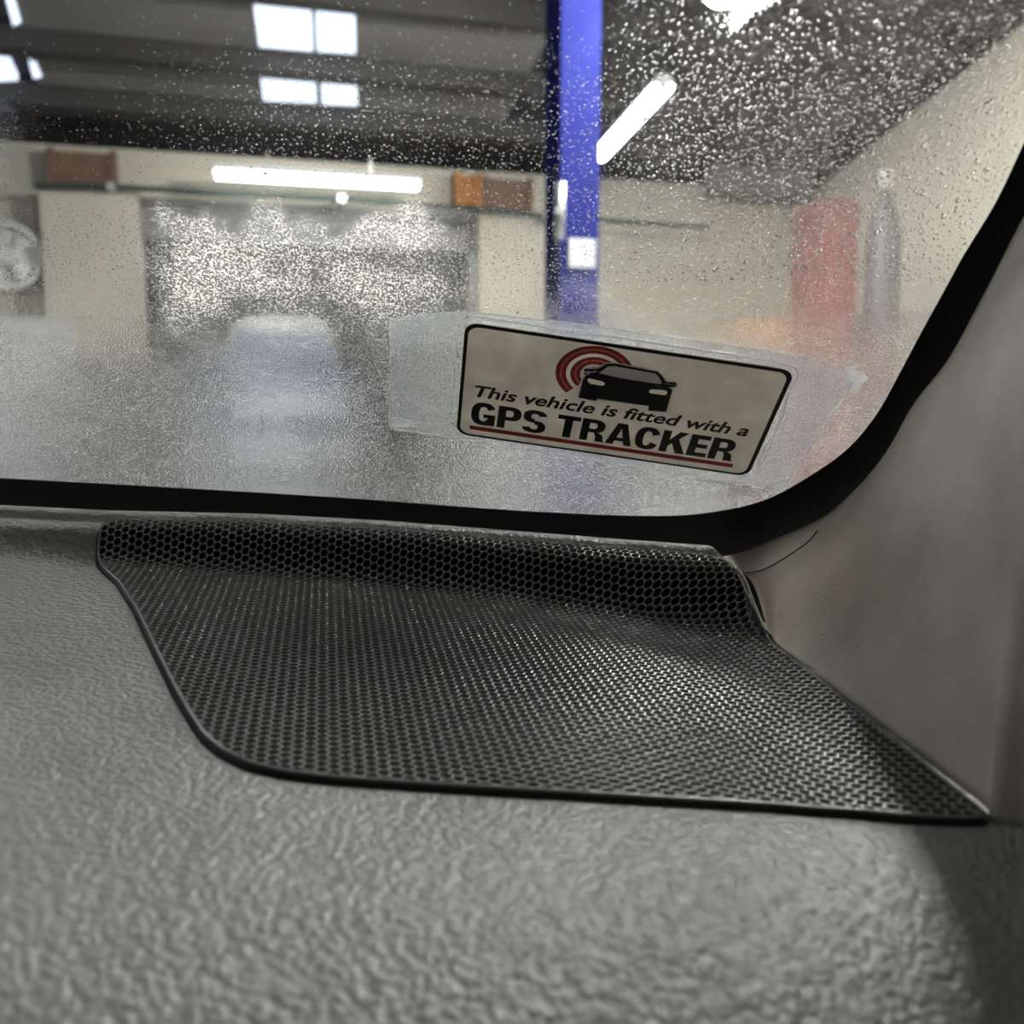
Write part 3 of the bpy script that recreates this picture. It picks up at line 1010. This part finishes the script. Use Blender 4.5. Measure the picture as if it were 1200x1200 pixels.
crease([(500, 496), (520, 498), (530, 494), (536, 502)], .00010)
def flake(nm, px, m, off0=0.0003, off1=0.00022, parent=None):
    P = np.array([L(*p) for p in px])
    from mathutils.geometry import tessellate_polygon
    tr = tessellate_polygon([[Vector((x, y, 0)) for x, y in P]])
    n = len(P)
    V = np.vstack([S3(P, off0), S3(P, off1)])
    F = list(tr) + [(i, n + i, n + (i + 1) % n, (i + 1) % n) for i in range(n)]
    obj(nm, V, F, M[m], parent or film)
flake('folded_corner', [(457, 490), (475, 492), (490, 495), (510, 497), (490, 498), (457, 500)], 'white')
flake('folded_corner', [(902, 566), (915, 562), (926, 557), (921, 568), (915, 577), (908, 573)], 'white')
flake('folded_corner', [(873, 567), (884, 565), (881, 570), (873, 570)], 'white')
flake('torn_corner', [(988, 440), (992, 430), (999, 428), (1004, 438), (1013, 437), (1017, 443), (1009, 451), (1004, 462), (996, 455), (989, 448)], 'white')
flake('torn_corner', [(994, 429), (1001, 426), (1009, 425), (1005, 429), (997, 432)], 'white')

# ragged residue below the card: many small flakes as one part
def residue():
    V, F = [], []
    def blob(u, v, r, el):
        c = L(u, v); n0 = len(V)
        k = 7; a0 = rng.uniform(0, 6.3); th = math.radians(rng.uniform(-25, 10))
        pts = []
        for i in range(k):
            a = a0 + 2 * math.pi * i / k; q = r * rng.uniform(.55, 1.2)
            x, y = q * math.cos(a) * el, q * math.sin(a)
            pts.append((c[0] + x * math.cos(th) - y * math.sin(th), c[1] + x * math.sin(th) + y * math.cos(th)))
        V.extend(S3(np.array(pts), 0.00026)); F.append(tuple(range(n0, n0 + k)))
    for _ in range(520):
        f = rng.random()
        u = 680 + 200 * f
        top = 538 + 0.165 * (u - 690)
        w = 22 * math.sin(math.pi * min(1, f * 1.15 + .1)) + 3
        v = top + w * rng.random() ** 1.4
        blob(u, v, rng.uniform(.00012, .00045), rng.uniform(1, 2.4))
    for _ in range(90):
        f = rng.random(); blob(752 + 110 * f, 583 - 17 * f + rng.normal(0, 1.5), rng.uniform(.00015, .0004), rng.uniform(1, 2.5))
    o = obj('adhesive_residue', np.array(V), F, M['residue'], sticker, label='white ragged adhesive residue')
    o['kind'] = 'stuff'
residue()

# ================================================================== WORKSHOP BEYOND THE GLASS
WA = math.radians(17)
WX = np.array([math.cos(WA), math.sin(WA)]); WY = np.array([-math.sin(WA), math.cos(WA)])
def W(x, y, z): 
    x, y, z = np.broadcast_arrays(np.asarray(x, float), np.asarray(y, float), np.asarray(z, float))
    return np.stack([x * WX[0] + y * WY[0], x * WX[1] + y * WY[1], z], -1)
def wdir(u, v):
    d = c2w(ray(u, v)) - EYE
    return np.array([d[:2] @ WX, d[:2] @ WY, d[2]])
def wp(u, v, D):
    """room coordinates (x along the wall, height) of the sight line at room depth D"""
    d = wdir(u, v); k = D / d[1]
    return d[0] * k, EYE[2] + d[2] * k
RZ0, RSL, RD = wp(330, 186, 9.0)[1], 0.28, 9.0
def roof_z(y): return RZ0 + RSL * (RD - y)
def on_roof(u, v):
    d = wdir(u, v)
    k = (RZ0 + RSL * RD - EYE[2]) / (d[2] + RSL * d[1])
    return d * k + np.array([0, 0, EYE[2]])

def boxv(x0, x1, y0, y1, z0, z1):
    return W([x0, x1, x1, x0] * 2, [y0, y0, y1, y1] * 2, [z0] * 4 + [z1] * 4)
BF = [(0, 3, 2, 1), (4, 5, 6, 7), (0, 1, 5, 4), (1, 2, 6, 5), (2, 3, 7, 6), (3, 0, 4, 7)]
def wbox(nm, b, m, parent=None, **kw): return obj(nm, boxv(*b), BF, m, parent, **kw)
def wboxes(nm, bs, m, parent=None, **kw):
    V, F = [], []
    for b in bs:
        n = len(V) * 8; V.append(boxv(*b)); F += [tuple(n + i for i in f) for f in BF]
    return obj(nm, np.vstack(V), F, m, parent, **kw)

X = {
    'cream': mat('cream_painted_wall', (0.47, 0.445, 0.385), 0.7, var=0.06, vscale=1.5),
    'floor': mat('grey_workshop_floor', (0.20, 0.20, 0.20), 0.45, var=0.15, vscale=2),
    'roof': mat('dark_roof_lining', (0.022, 0.020, 0.024), 0.8, var=0.2, vscale=3),
    'panel': mat('grey_roof_sheet', (0.16, 0.155, 0.15), 0.7, var=0.1, vscale=2),
    'purlin': mat('dark_steel_purlin', (0.03, 0.028, 0.03), 0.6, var=0.1, vscale=5),
    'dark': mat('charcoal_paint', (0.05, 0.05, 0.055), 0.6, var=0.15, vscale=3),
    'shutter': mat('grey_shutter_steel', (0.16, 0.16, 0.17), 0.5, var=0.1, vscale=2),
    'blue': mat('blue_enamel_paint', (0.012, 0.015, 0.085), 0.7, spec=0.0, var=0.08, vscale=6),
    'steel': mat('bare_steel', (0.55, 0.55, 0.56), 0.3, metal=0.9, var=0.05),
    'whiteplate': mat('white_plate', (0.30, 0.30, 0.32), 0.5, var=0.03),
    'rust': mat('rust_brown_paint', (0.15, 0.085, 0.06), 0.7, var=0.2, vscale=8),
    'orange': mat('orange_brown_paint', (0.38, 0.15, 0.04), 0.7, var=0.2, vscale=8),
    'cable': mat('dark_green_conduit', (0.02, 0.045, 0.04), 0.5, var=0.1),
    'red': mat('faded_red_paint', (0.13, 0.05, 0.05), 0.5, var=0.1, vscale=8),
    'card': mat('brown_cardboard', (0.30, 0.18, 0.10), 0.8, var=0.12, vscale=12),
    'led': mat('added_lamp_diffuser', (0.9, 0.9, 0.9), 0.4, emit=(1.0, 0.985, 0.93), estr=95.0),  # diffuser of the lamp added above the car
    'sky': mat('daylit_skylight_pane', (0.7, 0.8, 0.9), 0.4, emit=(0.72, 0.80, 1.0), estr=0.95),
    'lampbody': mat('white_lamp_housing', (0.7, 0.7, 0.7), 0.5, var=0.03),
    'vanwhite': mat('white_van_paint', (0.78, 0.78, 0.76), 0.25, var=0.03, coat=0.6),
    'vanglass': mat('blue_grey_van_glass', (0.20, 0.23, 0.34), 0.15, var=0.05),
    'tyre': mat('tyre_rubber', (0.02, 0.02, 0.02), 0.85, var=0.1),
    'bonnet': mat('dark_grey_metallic_paint', (0.035, 0.037, 0.04), 0.14, metal=0.0, var=0.05, vscale=40, coat=0.7),
    'grey': mat('grey_bench_paint', (0.25, 0.26, 0.27), 0.5, var=0.1),
    'disc': mat('pale_grey_plastic', (0.72, 0.73, 0.70), 0.5, var=0.05),
}
wx = lambda u, v, D: wp(u, v, D)[0]
wz = lambda u, v, D: wp(u, v, D)[1]

# floor and walls
wbox('floor', (-12, 9, -7, 17, -0.1, 0.0), X['floor'], kind='structure')
dx0, dx1, dz = wx(168, 300, 9), wx(556, 300, 9), wz(360, 240, 9)
wboxes('wall_front', [(-11, dx0, 9, 9.25, 0, RZ0), (dx1, 8, 9, 9.25, 0, RZ0), (dx0, dx1, 9, 9.25, dz, RZ0)], X['cream'], kind='structure')
wbox('wall_back', (-12, 9, 16.5, 16.7, 0, 5), X['dark'], kind='structure')
wrx = wx(948, 260, 8.9)
obj('wall_right', W([wrx, wrx + .2, wrx + .2, wrx] * 2, [0.6, 0.6, 9, 9] * 2, [0] * 4 + [RZ0 + RSL * 8.4 - .08] * 2 + [RZ0 - .08] * 2), BF, X['cream'], kind='structure')
wbox('wall_left', (-7.2, -7.0, -3, 9, 0, 4.2), X['grey'], kind='structure')
zd = wz(700, 432, 8.95)
wboxes('baseboard_front', [(-11, dx0 - .07, 8.95, 9.0, 0, zd), (dx1 + .07, wrx, 8.95, 9.0, 0, zd)], X['grey'], kind='structure')
wbox('baseboard_right', (wrx - .03, wrx, 0.6, 8.9, 0, zd - .1), X['grey'], kind='structure')
# roof
def roofslab(x0, x1, y0, y1, t0, t1):
    return W([x0, x1, x1, x0] * 2, [y0, y0, y1, y1] * 2, [roof_z(y0) + t0, roof_z(y0) + t0, roof_z(y1) + t0, roof_z(y1) + t0, roof_z(y0) + t1, roof_z(y0) + t1, roof_z(y1) + t1, roof_z(y1) + t1])
ceil_o = obj('ceiling', roofslab(-11, 8, 1.5, 9.2, 0.10, 0.2), BF, X['roof'], kind='structure')
def ry(v): return on_roof(350, v)[1]
px0, px1 = on_roof(25, 40)[0], on_roof(640, 60)[0]
for va, vb in ((8, 72), (88, 132)):
    obj('roof_sheet', roofslab(px0, px1, ry(va), ry(vb), 0.06, 0.098), BF, X['panel'], ceil_o)
for va in (80, 140, -6, -80):
    obj('purlin', roofslab(-10, 7.5, ry(va + 5), ry(va - 5), -0.06, 0.098), BF, X['purlin'], ceil_o)
sk = [[(297, 12), (365, 15), (367, 69), (304, 64)], [(370, 16), (416, 20), (417, 72), (372, 69)], [(305, 94), (370, 97), (371, 129), (309, 126)], [(376, 98), (418, 100), (419, 132), (378, 130)],
      [(2, -12), (11, -12), (25, 36), (16, 40)], [(-40, 60), (6, 68), (22, 103), (-40, 106)], [(35, 84), (42, 82), (49, 99), (40, 101)]]
for i, q in enumerate(sk):
    P = np.array([on_roof(*p) for p in q])
    P0 = W(P[:, 0], P[:, 1], P[:, 2] + 0.05); P1 = W(P[:, 0], P[:, 1], P[:, 2] + 0.09)
    r_ = obj('window_%d' % (i + 1), np.vstack([P0, P1]), [(3, 2, 1, 0), (4, 5, 6, 7)] + [(k, (k + 1) % 4, 4 + (k + 1) % 4, 4 + k) for k in range(4)], X['sky'], kind='structure')
# roller shutter opening: rolled-up slats under the lintel
dtop = dz
door = obj('door_1', boxv(dx0 - 0.06, dx0, 8.92, 9.0, 0, dtop), BF, X['shutter'], kind='structure')
wbox('door_jamb', (dx1, dx1 + 0.06, 8.92, 9.0, 0, dtop), X['shutter'], door)
for k in range(3):
    wbox('slat', (dx0, dx1, 9.05 + 0.01 * (k % 2), 9.09, dtop - 0.11 * (k + 1) + 0.008, dtop - 0.11 * k), X['shutter'], door)
# pale wall columns
for i, (ua, ub, vt) in enumerate(((50, 165, 222), (562, 652, 252))):
    xa, xb = wx(ua, 300, 8.7), wx(ub, 300, 8.7); zt = wz((ua + ub) / 2, vt, 8.7)
    tr_ = wbox('trim_%d' % (i + 1), (xa, xb, 8.7, 8.95, zd - .12, zt), X['cream'], kind='structure')
    wbox('painted_foot', (xa - .01, xb + .01, 8.68, 8.95, 0, zd - .12), X['grey'], tr_)
# grey sheet added to stand in for a hazy reflection on the right
sa, sb_ = wx(836, 200, 8.6), wx(956, 200, 8.6)
wboxes('trim_3', [(sa, sb_, 8.6, 8.75, wz(890, 228, 8.6), 4.6)], X['panel'], kind='structure')

def thing(nm, loc, label, cat, group=None): return root(nm, W(*loc).reshape(3), label, cat, group)
# brown boards on the lintel
def board(ua, ub, va, vb, m, nm, label):
    D = 8.85
    x0, x1 = wx(ua, va, D), wx(ub, va, D); z1, z0 = wz((ua + ub) / 2, va, D), wz((ua + ub) / 2, vb, D)
    t = thing(nm, ((x0 + x1) / 2, D, z0), label, 'board')
    wbox('panel', (x0, x1, D, 8.97, z0, z1), m, t)
    wbox('edge_strip', (x0 - .02, x0 + .03, D - .03, 8.97, z0 - .02, z1 + .02), m, t)
    wbox('edge_strip', (x1 - .03, x1 + .02, D - .03, 8.97, z0 - .02, z1 + .02), m, t)
board(58, 133, 178, 216, X['rust'], 'fascia_board', 'rust brown board high on the wall above the left pale column')
board(536, 561, 206, 240, X['orange'], 'fascia_board', 'narrow orange board at the right end of the long lamp')
board(567, 622, 210, 250, X['rust'], 'fascia_board', 'dull brown board beside the blue lift post')
# conduit
cp = [(40, 218), (130, 219), (250, 226), (400, 233), (520, 242), (640, 253), (760, 262), (830, 267)]
pts = []
for u, v in cp:
    x, z = wp(u, v, 8.6); pts.append(W(x, 8.6, z).reshape(3))
V, F = tube(smooth_poly(np.array(pts), 4), 0.022, 8)
cd = thing('conduit_pipe', (wx(250, 226, 8.6), 8.6, wz(250, 226, 8.6)), 'thin dark pipe running along the cream wall under the lamp', 'pipe')
obj('pipe', V, F, X['cable'], cd, smooth=True)
for k in range(1, len(pts) - 1, 2):
    c = np.array(pts[k]); d = W(0.03, 0.03, 0.03) - W(0, 0, 0)
    q = np.array([[a, b, e] for e in (-.03, .03) for a, b in ((-.03, -.03), (.03, -.03), (.03, .3), (-.03, .3))])
    obj('clip', c + W(q[:, 0], q[:, 1], q[:, 2]), BF, X['steel'], cd)

# lamps
X['ledmid'] = mat('lit_led_diffuser_medium', (0.9, 0.9, 0.9), 0.4, emit=(1.0, 0.985, 0.93), estr=14.0)
X['ledtop'] = mat('lit_led_diffuser_bright', (0.9, 0.9, 0.9), 0.4, emit=(1.0, 0.97, 0.90), estr=420.0)
X['ledleft'] = mat('added_lamp_diffuser_cool', (0.9, 0.9, 0.9), 0.4, emit=(0.90, 0.95, 1.0), estr=42.0)  # diffuser of the added left and far-bay lamps
X['ledfar'] = mat('lit_led_diffuser_small', (0.9, 0.9, 0.9), 0.4, emit=(1.0, 0.985, 0.93), estr=8.5)
def batten(a, b, w, label, group=None, led='ledfar'):
    a, b = np.array(a, float), np.array(b, float)
    t = root('lamp_batten', W(*((a + b) / 2)).reshape(3), label, 'lamp', group)
    d = b - a; Ln = np.linalg.norm(d); d /= Ln
    sx = np.cross(d, [0, 0, 1]); sx /= np.linalg.norm(sx); sz = np.cross(sx, d)
    def prism(P, e0, e1):
        n = len(P); V = []
        for e in (e0, e1):
            for x, z in P: V.append(a + d * e + sx * x + sz * z)
        V = np.array(V); F = [tuple(range(n))[::-1], tuple(range(n, 2 * n))] + [(i, (i + 1) % n, n + (i + 1) % n, n + i) for i in range(n)]
        return W(V[:, 0], V[:, 1], V[:, 2]), F
    h = w / 2
    V, F = prism([(h * math.cos(q), h * math.sin(q)) for q in np.linspace(math.pi, 2 * math.pi, 9)], 0.02, Ln - 0.02)
    obj('diffuser', V, F, X[led], t)
    V, F = prism([(-h * .9, 0.002), (h * .9, 0.002), (h * .6, h * .8), (-h * .6, h * .8)], 0, Ln)
    obj('housing', V, F, X['lampbody'], t)
    for e in (0, Ln - 0.02):
        V, F = prism([(h * .5 * math.cos(q), h * .5 * math.sin(q)) for q in np.linspace(0, 2 * math.pi, 13)[:-1]], e, e + 0.02)
        obj('end_cap', V, F, X['lampbody'], t)
    for e in (Ln * .25, Ln * .75):
        V, F = prism([(-.006, h * .7), (.006, h * .7), (.006, h * .7 + .12), (-.006, h * .7 + .12)], e, e + .012)
        obj('hanger', V, F, X['steel'], t)
    return t
xa, za = wp(250, 200, 8.4); xb, zb = wp(492, 214, 8.4)
batten((xa, 8.4, (za + zb) / 2), (xb, 8.4, (za + zb) / 2), 0.125, 'long white LED lamp glowing level along the far wall')
d1, d2 = wdir(703, 180), wdir(778, 98); zl = 3.2 - EYE[2]
a = d1 * zl / d1[2] + [0, 0, EYE[2]]; b = d2 * zl / d2[2] + [0, 0, EYE[2]]
batten(a, b, 0.14, 'slanting white LED lamp glowing right of the blue post', led='ledmid')
d3, d4 = wdir(842, -12), wdir(950, -150)
a = d3 * zl / d3[2] + [0, 0, EYE[2]]; b = d4 * zl / d4[2] + [0, 0, EYE[2]]
batten(a, b, 0.18, 'white LED lamp cut off by the top edge of the picture', led='ledtop')
batten((0.92, 0.65, 3.0), (1.35, 1.85, 3.0), 0.16, 'added unseen LED lamp lighting the dash from above the right side of the car', led='led')  # lamp added overhead, out of view, to brighten the dashboard
batten((-2.2, 2.0, 3.0), (-2.2, 4.0, 3.0), 0.14, 'added unseen LED lamp lighting the cabin from the left', led='ledleft')  # extra lamp out of view, put in to light the cabin from the left
batten((-4.8, 3.2, 3.3), (-4.8, 5.6, 3.3), 0.14, 'added unseen LED lamp lighting the walls from the left', led='ledmid')  # extra hidden lamp, put in to light the workshop walls
batten((-0.2, 11.6, 3.3), (2.3, 11.6, 3.3), 0.14, 'added unseen LED lamp brightening the van beyond the shutter opening', led='ledleft')  # hidden lamp put in so the van body shows white
batten((4.5, 1.4, 3.05), (4.5, 3.6, 3.05), 0.14, 'added unseen LED lamp brightening the cream side wall', led='ledmid')  # unseen lamp, added to make the cream wall bright

# blue lift post
D = 4.6
x0, x1 = wx(657, 150, D), wx(703, 150, D)
lp = thing('vehicle_lift_post', ((x0 + x1) / 2, D, 0), 'tall blue steel vehicle lift post', 'lift post')
w_ = x1 - x0
obj('column', np.vstack([boxv(x0, x1, D, D + .04, 0, 3.6), boxv(x0, x0 + .03, D + .04, D + .22, 0, 3.6), boxv(x1 - .03, x1, D + .04, D + .22, 0, 3.6)]),
    [tuple(8 * k + i for i in f) for k in range(3) for f in BF], X['blue'], lp)
wbox('base_plate', (x0 - .1, x1 + .1, D - .1, D + .35, 0, .02), X['blue'], lp)
zz0, zz1 = wz(658, 282, D), wz(658, 216, D)
V, F = tube(np.array([W(x0 - .012, D - .03, zz0).reshape(3), W(x0 - .012, D - .03, zz1).reshape(3)]), 0.024, 10)
obj('cylinder_rod', V, F, X['steel'], lp, smooth=True)
wbox('carriage', (x0 - .02, x1 + .02, D - .06, D + .1, .35, 1.05), X['blue'], lp)
wbox('notice_plate', (wx(666, 290, D), wx(697, 290, D), D - .012, D, wz(680, 314, D), wz(680, 280, D)), X['whiteplate'], lp, label='white notice plate')
for s_ in (-1, 1):
    wbox('lift_arm', ((x0 + x1) / 2 + s_ * .1 - .05, (x0 + x1) / 2 + s_ * .1 + .05, D - .9, D, .38, .50), X['blue'], lp)

# red cabinet, dark drum and carton by the right wall
D = 6.0
x0, x1 = wx(966, 330, D), wx(1003, 330, D); z1 = wz(980, 232, D)
cb = thing('tool_cabinet', ((x0 + x1) / 2, D, 0), 'tall faded red cabinet against the cream side wall', 'cabinet')
wbox('body', (x0, x1, D, D + .4, .06, z1), X['red'], cb)
wbox('plinth', (x0 + .02, x1 - .02, D + .02, D + .38, 0, .06), X['dark'], cb)
wbox('door', (x0 + .012, x1 - .012, D - .02, D, .10, z1 - .04), X['red'], cb)
hd = wbox('handle', (x0 + .03, x0 + .05, D - .05, D - .02, 1.0, 1.25), X['steel'], cb)
xg0, xg1 = wx(1006, 260, D), wx(1040, 260, D)
gs = thing('gas_bottle', ((xg0 + xg1) / 2, D - .12, 0), 'dark grey gas bottle beside the red cabinet', 'gas bottle')
rr = (xg1 - xg0) / 2; zt = wz(1020, 222, D)
prof_ = [(0.001, 0), (rr, 0.01), (rr, zt - .35), (rr * .8, zt - .2), (rr * .4, zt - .1), (rr * .35, zt - .02), (0.001, zt)]
V, F = [], []
for r_, z_ in prof_:
    for k in range(16):
        q = k * math.pi / 8; V.append(W((xg0 + xg1) / 2 + r_ * math.cos(q), D - .12 + r_ * math.sin(q), z_).reshape(3))
obj('cylinder_body', np.array(V), grid_faces(len(prof_), 16, 0, True), X['dark'], gs, smooth=True)
wbox('valve', ((xg0 + xg1) / 2 - .03, (xg0 + xg1) / 2 + .03, D - .15, D - .09, zt - .02, zt + .1), X['steel'], gs)
D = 6.6
xb0, xb1 = wx(740, 410, D), wx(945, 410, D); zb_ = wz(860, 412, D)
bn = thing('workbench', ((xb0 + xb1) / 2, D, 0), 'grey workbench in front of the cream wall', 'workbench')
wbox('worktop', (xb0, xb1, D, D + .7, zb_ - .05, zb_), X['grey'], bn)
for q in (xb0 + .05, xb1 - .11):
    for e in (D + .04, D + .6): wbox('leg', (q, q + .06, e, e + .06, 0, zb_ - .05), X['dark'], bn)
wbox('shelf', (xb0 + .05, xb1 - .05, D + .05, D + .65, .3, .34), X['grey'], bn)
ct = thing('cardboard_box', (wx(905, 400, D), D + .3, zb_), 'brown cardboard box standing on the workbench', 'box')
xc0, xc1 = wx(872, 400, D), wx(940, 400, D); zc1 = wz(905, 372, D)
wbox('carton', (xc0, xc1, D + .1, D + .5, zb_, zc1), X['card'], ct)
wbox('flap', (xc0 - .01, xc1 + .01, D + .09, D + .30, zc1, zc1 + .008), X['card'], ct)
wbox('flap', (xc0 - .01, xc1 + .01, D + .305, D + .51, zc1, zc1 + .008), X['card'], ct)

# white van in the next bay
D = 12.8
xv0, xv1 = wx(258, 400, D), wx(412, 400, D); zr = wz(335, 362, D); zs = wz(335, 412, D)
van = thing('van', ((xv0 + xv1) / 2, D, 0), 'white van parked nose-on beyond the shutter opening', 'van')
def van_body():
    wv = xv1 - xv0; xc = (xv0 + xv1) / 2
    def sect(y, zb, zt, sc_):
        P = []
        for q in np.linspace(0, math.pi, 15):
            c, s = math.cos(q), math.sin(q)
            P.append((xc + sc_ * wv / 2 * math.copysign(abs(c) ** .4, c), y, zb + (zt - zb) * abs(s) ** .45))
        return P
    st_ = [(D - .55, .35, .85, .86), (D - .5, .3, 1.0, .95), (D - .05, .3, 1.12, 1.0), (D + .0, .3, 1.14, 1.0), (D + .75, .3, zr - .06, 1.0), (D + 1.1, .3, zr, 1.0), (D + 3, .3, zr, 1.0), (D + 3.05, .35, zr - .1, .97)]
    V = [W(*p).reshape(3) for q in st_ for p in sect(*q)]
    F = grid_faces(len(st_), 15) + [tuple(range(15)), tuple(range(7 * 15, 8 * 15))[::-1]] + [(r * 15, (r + 1) * 15, (r + 1) * 15 + 14, r * 15 + 14) for r in range(7)]
    obj('body', np.array(V), F, X['vanwhite'], van, smooth=True)
    # windscreen panel proud of the slope
    V = W([xc - wv * .40, xc + wv * .40, xc + wv * .36, xc - wv * .36] * 2, [D + .0, D + .0, D + .60, D + .60, D + .06, D + .06, D + .66, D + .66], [1.16, 1.16, zr - .22, zr - .22] * 2)
    obj('windscreen', V, [(0, 1, 2, 3), (7, 6, 5, 4)] + [(i, 4 + i, 4 + (i + 1) % 4, (i + 1) % 4) for i in range(4)], X['vanglass'], van)
    for s in (-1, 1):
        wbox('headlamp', (xc + s * wv * .36 - .13, xc + s * wv * .36 + .13, D - .56, D - .45, .68, .84), X['whiteplate'], van)
        xo = xc + s * (wv / 2 - .02)
        wbox('mirror', (xo - .02 + s * .1, xo + .02 + s * .16, D + .1, D + .18, 1.25, 1.5), X['dark'], van)
        for yy in (D + .1, D + 2.4):
            Vw, Fw = [], []
            for dx_ in (-.1, .1):
                for k in range(16):
                    q = k * math.pi / 8; Vw.append(W(xc + s * (wv / 2 - .14) + dx_, yy + .31 * math.cos(q), .31 + .31 * math.sin(q)).reshape(3))
            Fw = grid_faces(2, 16, 0, True) + [tuple(range(16)), tuple(range(16, 32))[::-1]]
            obj('wheel', np.array(Vw), Fw, X['tyre'], van)
    wbox('bumper', (xc - wv * .46, xc + wv * .46, D - .62, D - .5, .32, .6), X['vanwhite'], van)
    wbox('radiator_grille', (xc - wv * .22, xc + wv * .22, D - .57, D - .5, .66, .8), X['dark'], van)
van_body()

# dark drawer chest and pale steel cupboard on the left
def build_left():
    D = 6.4
    xa, xb = wx(92, 450, D), wx(258, 450, D); zt = wz(175, 424, D)
    t = thing('tool_chest', ((xa + xb) / 2, D, 0), 'dark grey roller tool chest with drawers on the left', 'tool chest')
    wbox('body', (xa, xb, D, D + .5, .14, zt - .03), X['dark'], t)
    wbox('top_tray', (xa - .015, xb + .015, D - .02, D + .51, zt - .03, zt), X['dark'], t)
    n = 6; h = (zt - .07 - .18) / n
    for k in range(n):
        z0 = .18 + k * h
        dr = wbox('drawer', (xa + .025, xb - .025, D - .018, D, z0 + .01, z0 + h - .01), X['drawer'], t)
        wbox('handle', (xa + .06, xb - .06, D - .04, D - .018, z0 + h - .045, z0 + h - .025), X['steel'], dr)
    for x in (xa + .08, xb - .08):
        for y in (D + .07, D + .43):
            V, F = tube(np.array([W(x - .02, y, .065).reshape(3), W(x + .02, y, .065).reshape(3)]), .065, 14)
            obj('castor', V, F, X['tyre'], t)
            wbox('castor_bracket', (x - .03, x + .03, y - .03, y + .03, .10, .14), X['steel'], t)
    D = 6.9
    xa, xb = wx(-90, 450, D), wx(84, 450, D); zt = wz(20, 372, D)
    t = thing('steel_cupboard', ((xa + xb) / 2, D, 0), 'pale lilac grey steel cupboard at the far left', 'cupboard')
    wbox('body', (xa, xb, D, D + .45, .06, zt), X['lilac'], t)
    wbox('plinth', (xa + .02, xb - .02, D + .03, D + .42, 0, .06), X['dark'], t)
    xm = (xa + xb) / 2
    for x0, x1, hx in ((xa + .01, xm - .004, xm - .07), (xm + .004, xb - .01, xm + .04)):
        dr = wbox('door', (x0, x1, D - .02, D, .08, zt - .02), X['lilac'], t)
        wbox('handle', (hx, hx + .03, D - .05, D - .02, .8, .98), X['steel'], dr)
X['lilac'] = mat('pale_lilac_grey_paint', (0.42, 0.43, 0.48), 0.4, var=0.04)
X['drawer'] = mat('dark_drawer_paint', (0.07, 0.072, 0.075), 0.4, var=0.08)
build_left()

# pale round wall fan at the far left
xf, zf = wp(8, 300, 8.8)
fan = thing('wall_fan', (xf, 8.9, zf), 'pale round fan on the wall at the far left', 'fan')
rf_ = 0.26
for nm, ra, rb_, ya, yb_ in (('guard_ring', rf_, rf_ * .86, 8.76, 8.9), ('hub', rf_ * .25, 0.001, 8.75, 8.9), ('back_plate', rf_ * .9, 0.001, 8.86, 8.98)):
    V = []
    for r_, y_ in ((ra, ya), (ra, yb_), (rb_, yb_), (rb_, ya)):
        for k in range(24):
            q = k * math.pi / 12; V.append(W(xf + r_ * math.cos(q), y_, zf + r_ * math.sin(q)).reshape(3))
    obj(nm, np.array(V), grid_faces(4, 24, 0, True) + [(3 * 24 + c, 3 * 24 + (c + 1) % 24, (c + 1) % 24, c) for c in range(24)], X['disc'], fan)
for k in range(4):
    q = k * math.pi / 2 + .4; e = q + .8
    V = W([xf + .06 * math.cos(q), xf + .22 * math.cos(q), xf + .22 * math.cos(e), xf + .06 * math.cos(e)], [8.78, 8.78, 8.83, 8.83], [zf + .06 * math.sin(q), zf + .22 * math.sin(q), zf + .22 * math.sin(e), zf + .06 * math.sin(e)])
    V2 = V + (W(0, .006, 0) - W(0, 0, 0)).reshape(1, 3)
    obj('blade', np.vstack([V, V2]), [(0, 1, 2, 3), (7, 6, 5, 4)] + [(i, 4 + i, 4 + (i + 1) % 4, (i + 1) % 4) for i in range(4)], X['disc'], fan)

# bonnet of the car itself, outside the glass
def build_bonnet():
    xs = np.linspace(-1.05, 0.42, 30); ys = np.linspace(0, 1, 18)
    V = []
    for f in ys:
        for x in xs:
            q = (x + 0.32) / 0.75
            y0 = 0.50 + 0.04 * (1 - q * q); y = y0 + f * (1.05 - 0.18 * q * q)
            z = 1.125 - 0.02 * q * q - 0.055 * f * f - (0.05 * max(0, f - .9) * 10)
            V.append((x, y, z))
    n = len(V)
    V = np.array(V); V2 = V - [0, 0, 0.012]
    F = grid_faces(18, 30) + [tuple(reversed([n + i for i in f])) for f in grid_faces(18, 30)]
    b = root('bonnet', (-0.32, 0.52, 1.15), 'glossy dark grey bonnet just beyond the windscreen', 'bonnet')
    obj('skin', np.vstack([V, V2]), F, X['bonnet'], b, smooth=True)
build_bonnet()
